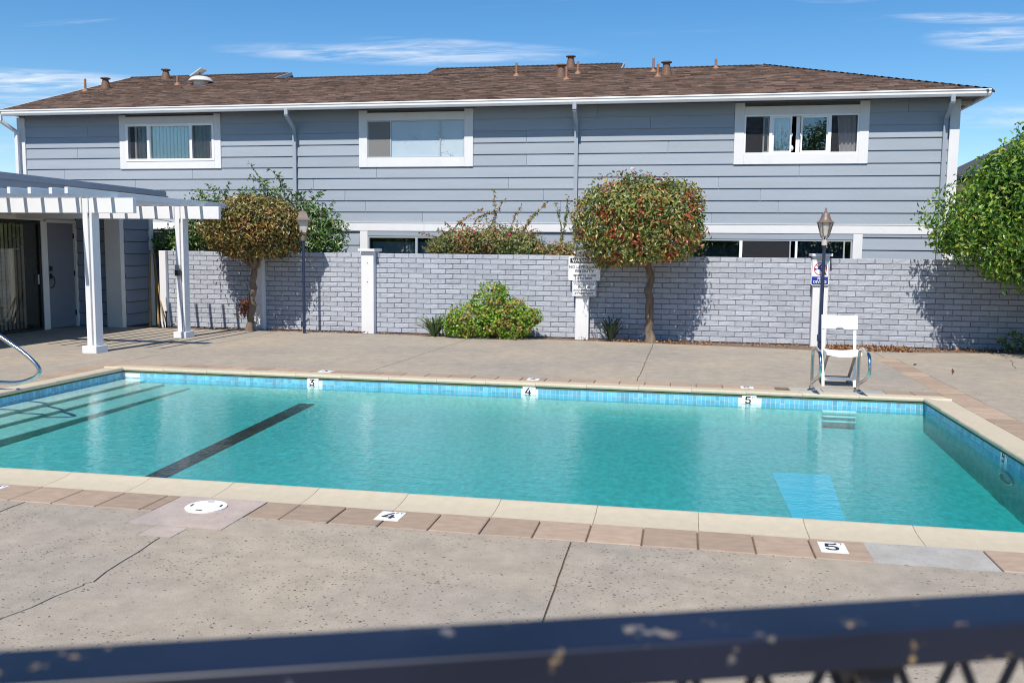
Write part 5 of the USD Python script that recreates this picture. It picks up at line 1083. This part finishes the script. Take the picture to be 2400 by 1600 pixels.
# dry leaves
rg = np.random.default_rng(23)
def litter(xr, yr, n_, size=0.05):
    p = np.stack([rg.uniform(*xr, n_), rg.uniform(*yr, n_), rg.uniform(-0.012, 0.02, n_)], 1); d = unit(rg, n_); d[:, 2] *= 0.25
    return leaves(p, d, size, size*0.55, rg, 0.1, 0.02)[0]
V1 = np.vstack([litter((2.7, 4.1), (16.95, 17.6), 1500, 0.06), litter((-2, 2.4), (17.25, 17.68), 280), litter((-6.2, -2.1), (17.42, 17.70), 120), litter((-11, -6.3), (17.42, 17.7), 240), litter((4.1, 6.5), (17.2, 17.7), 220, 0.06), litter((-1.3, 0.6), (17.2, 17.6), 300)])
k = np.arange(len(V1)//4)*4
obj('leaf_litter', (V1, np.vstack([np.stack([k, k+1, k+3], 1), np.stack([k, k+3, k+2], 1)])), LITTER, kind='stuff', rnd=4, label='dry brown leaf litter along the foot of the wall')
for x, y, lab in ((3.62, 14.9, 'single dry leaf on the deck right of the chair, farther from the pool'), (3.93, 13.9, 'single curled dry leaf on the deck right of the pool corner, nearer the pool')):
    d = np.array([[0.7, 0.6, 0.3]]); v_, f_ = leaves(np.array([[x, y, 0.004]]), d, 0.085, 0.05, rg, 0.1, 0.0, 0.5, -0.2); v_[:, 2] = np.maximum(v_[:, 2], 0.003)
    obj('fallen_leaf', (v_, f_), LITTER, label=lab, cat='leaf')

# ------------------------------------------------------------------ foreground fence
fn = thing('steel_fence', 'dark navy steel fence rail with mesh infill, close in the foreground', 'fence')
A, B = np.array([-0.404, 0.455, 1.494]), np.array([0.255, 0.696, 1.494]); du = (B-A)/np.linalg.norm(B-A); nv = np.array([-du[1], du[0], 0.0])
A2, B2 = A-du*1.6, A+du*3.2; rw, rh = 0.050, 0.0275
pr = sbox(-rw+0.003, -rh+0.003, -0.003, -0.003).buffer(0.003, 4); m = trimesh.creation.extrude_polygon(pr, np.linalg.norm(B2-A2), engine='earcut'); v = np.array(m.vertices)
obj('top_rail', (A2 + v[:, [2]]*du + v[:, [0]]*nv + v[:, [1]]*np.array([0, 0, 1.0]), np.array(m.faces)[:, ::-1]), RAIL, fn, smooth=30)
s0 = (np.array([0.118, 0.60])-A[:2]) @ du[:2]
for ds in (-1.5, 0.0, 1.5):
    pc = A+du*(s0+0.022+ds)-nv*rw*0.5
    mb = MB(); mb.bar(pc+[0, 0, -rh-0.0005], [pc[0], pc[1], -0.05], 0.028, 0.028, nv); obj('post', mb, RAIL, fn)
mesh_ = MB(); pw, phh = 0.0495, 0.108; zt = 1.494-rh
L0, L1 = s0-1.5, s0+1.55; nz = 13; i0, i1 = int(L0/pw), int(L1/pw)
fo = A-nv*rw*0.5
Vm, Fm = [], []
def strand(sa, za, sb, zb, w_=0.0065):
    p = np.array([sa, za]); q = np.array([sb, zb]); d = (q-p)/np.linalg.norm(q-p); nn = np.array([-d[1], d[0]])*w_/2; k = len(Vm)
    for o in (-0.0012, 0.0012):
        for c in (p-nn, q-nn, q+nn, p+nn): Vm.append(fo+du*c[0]+nv*o+np.array([0, 0, c[1]-fo[2]]))
    Fm.extend([(k, k+1, k+2, k+3), (k+7, k+6, k+5, k+4), (k, k+4, k+5, k+1), (k+1, k+5, k+6, k+2), (k+2, k+6, k+7, k+3), (k+3, k+7, k+4, k)])
offs = 0.172-pw*int(0.172/pw)+s0-(s0 // pw)*pw
for j in range(nz):
    z0 = zt-j*phh/2-0.002; z1 = z0-phh/2
    for i in range(i0, i1):
        a = s0+0.0426+i*pw-int(s0/pw)*pw + (pw/2 if j % 2 else 0)
        strand(a, z0, a+pw/2, z1); strand(a, z0, a-pw/2, z1)
mesh_.add(Vm, Fm)
obj('mesh_infill', mesh_, P('navy_mesh', (0.014, 0.018, 0.035), 0.5), fn, kind='stuff')
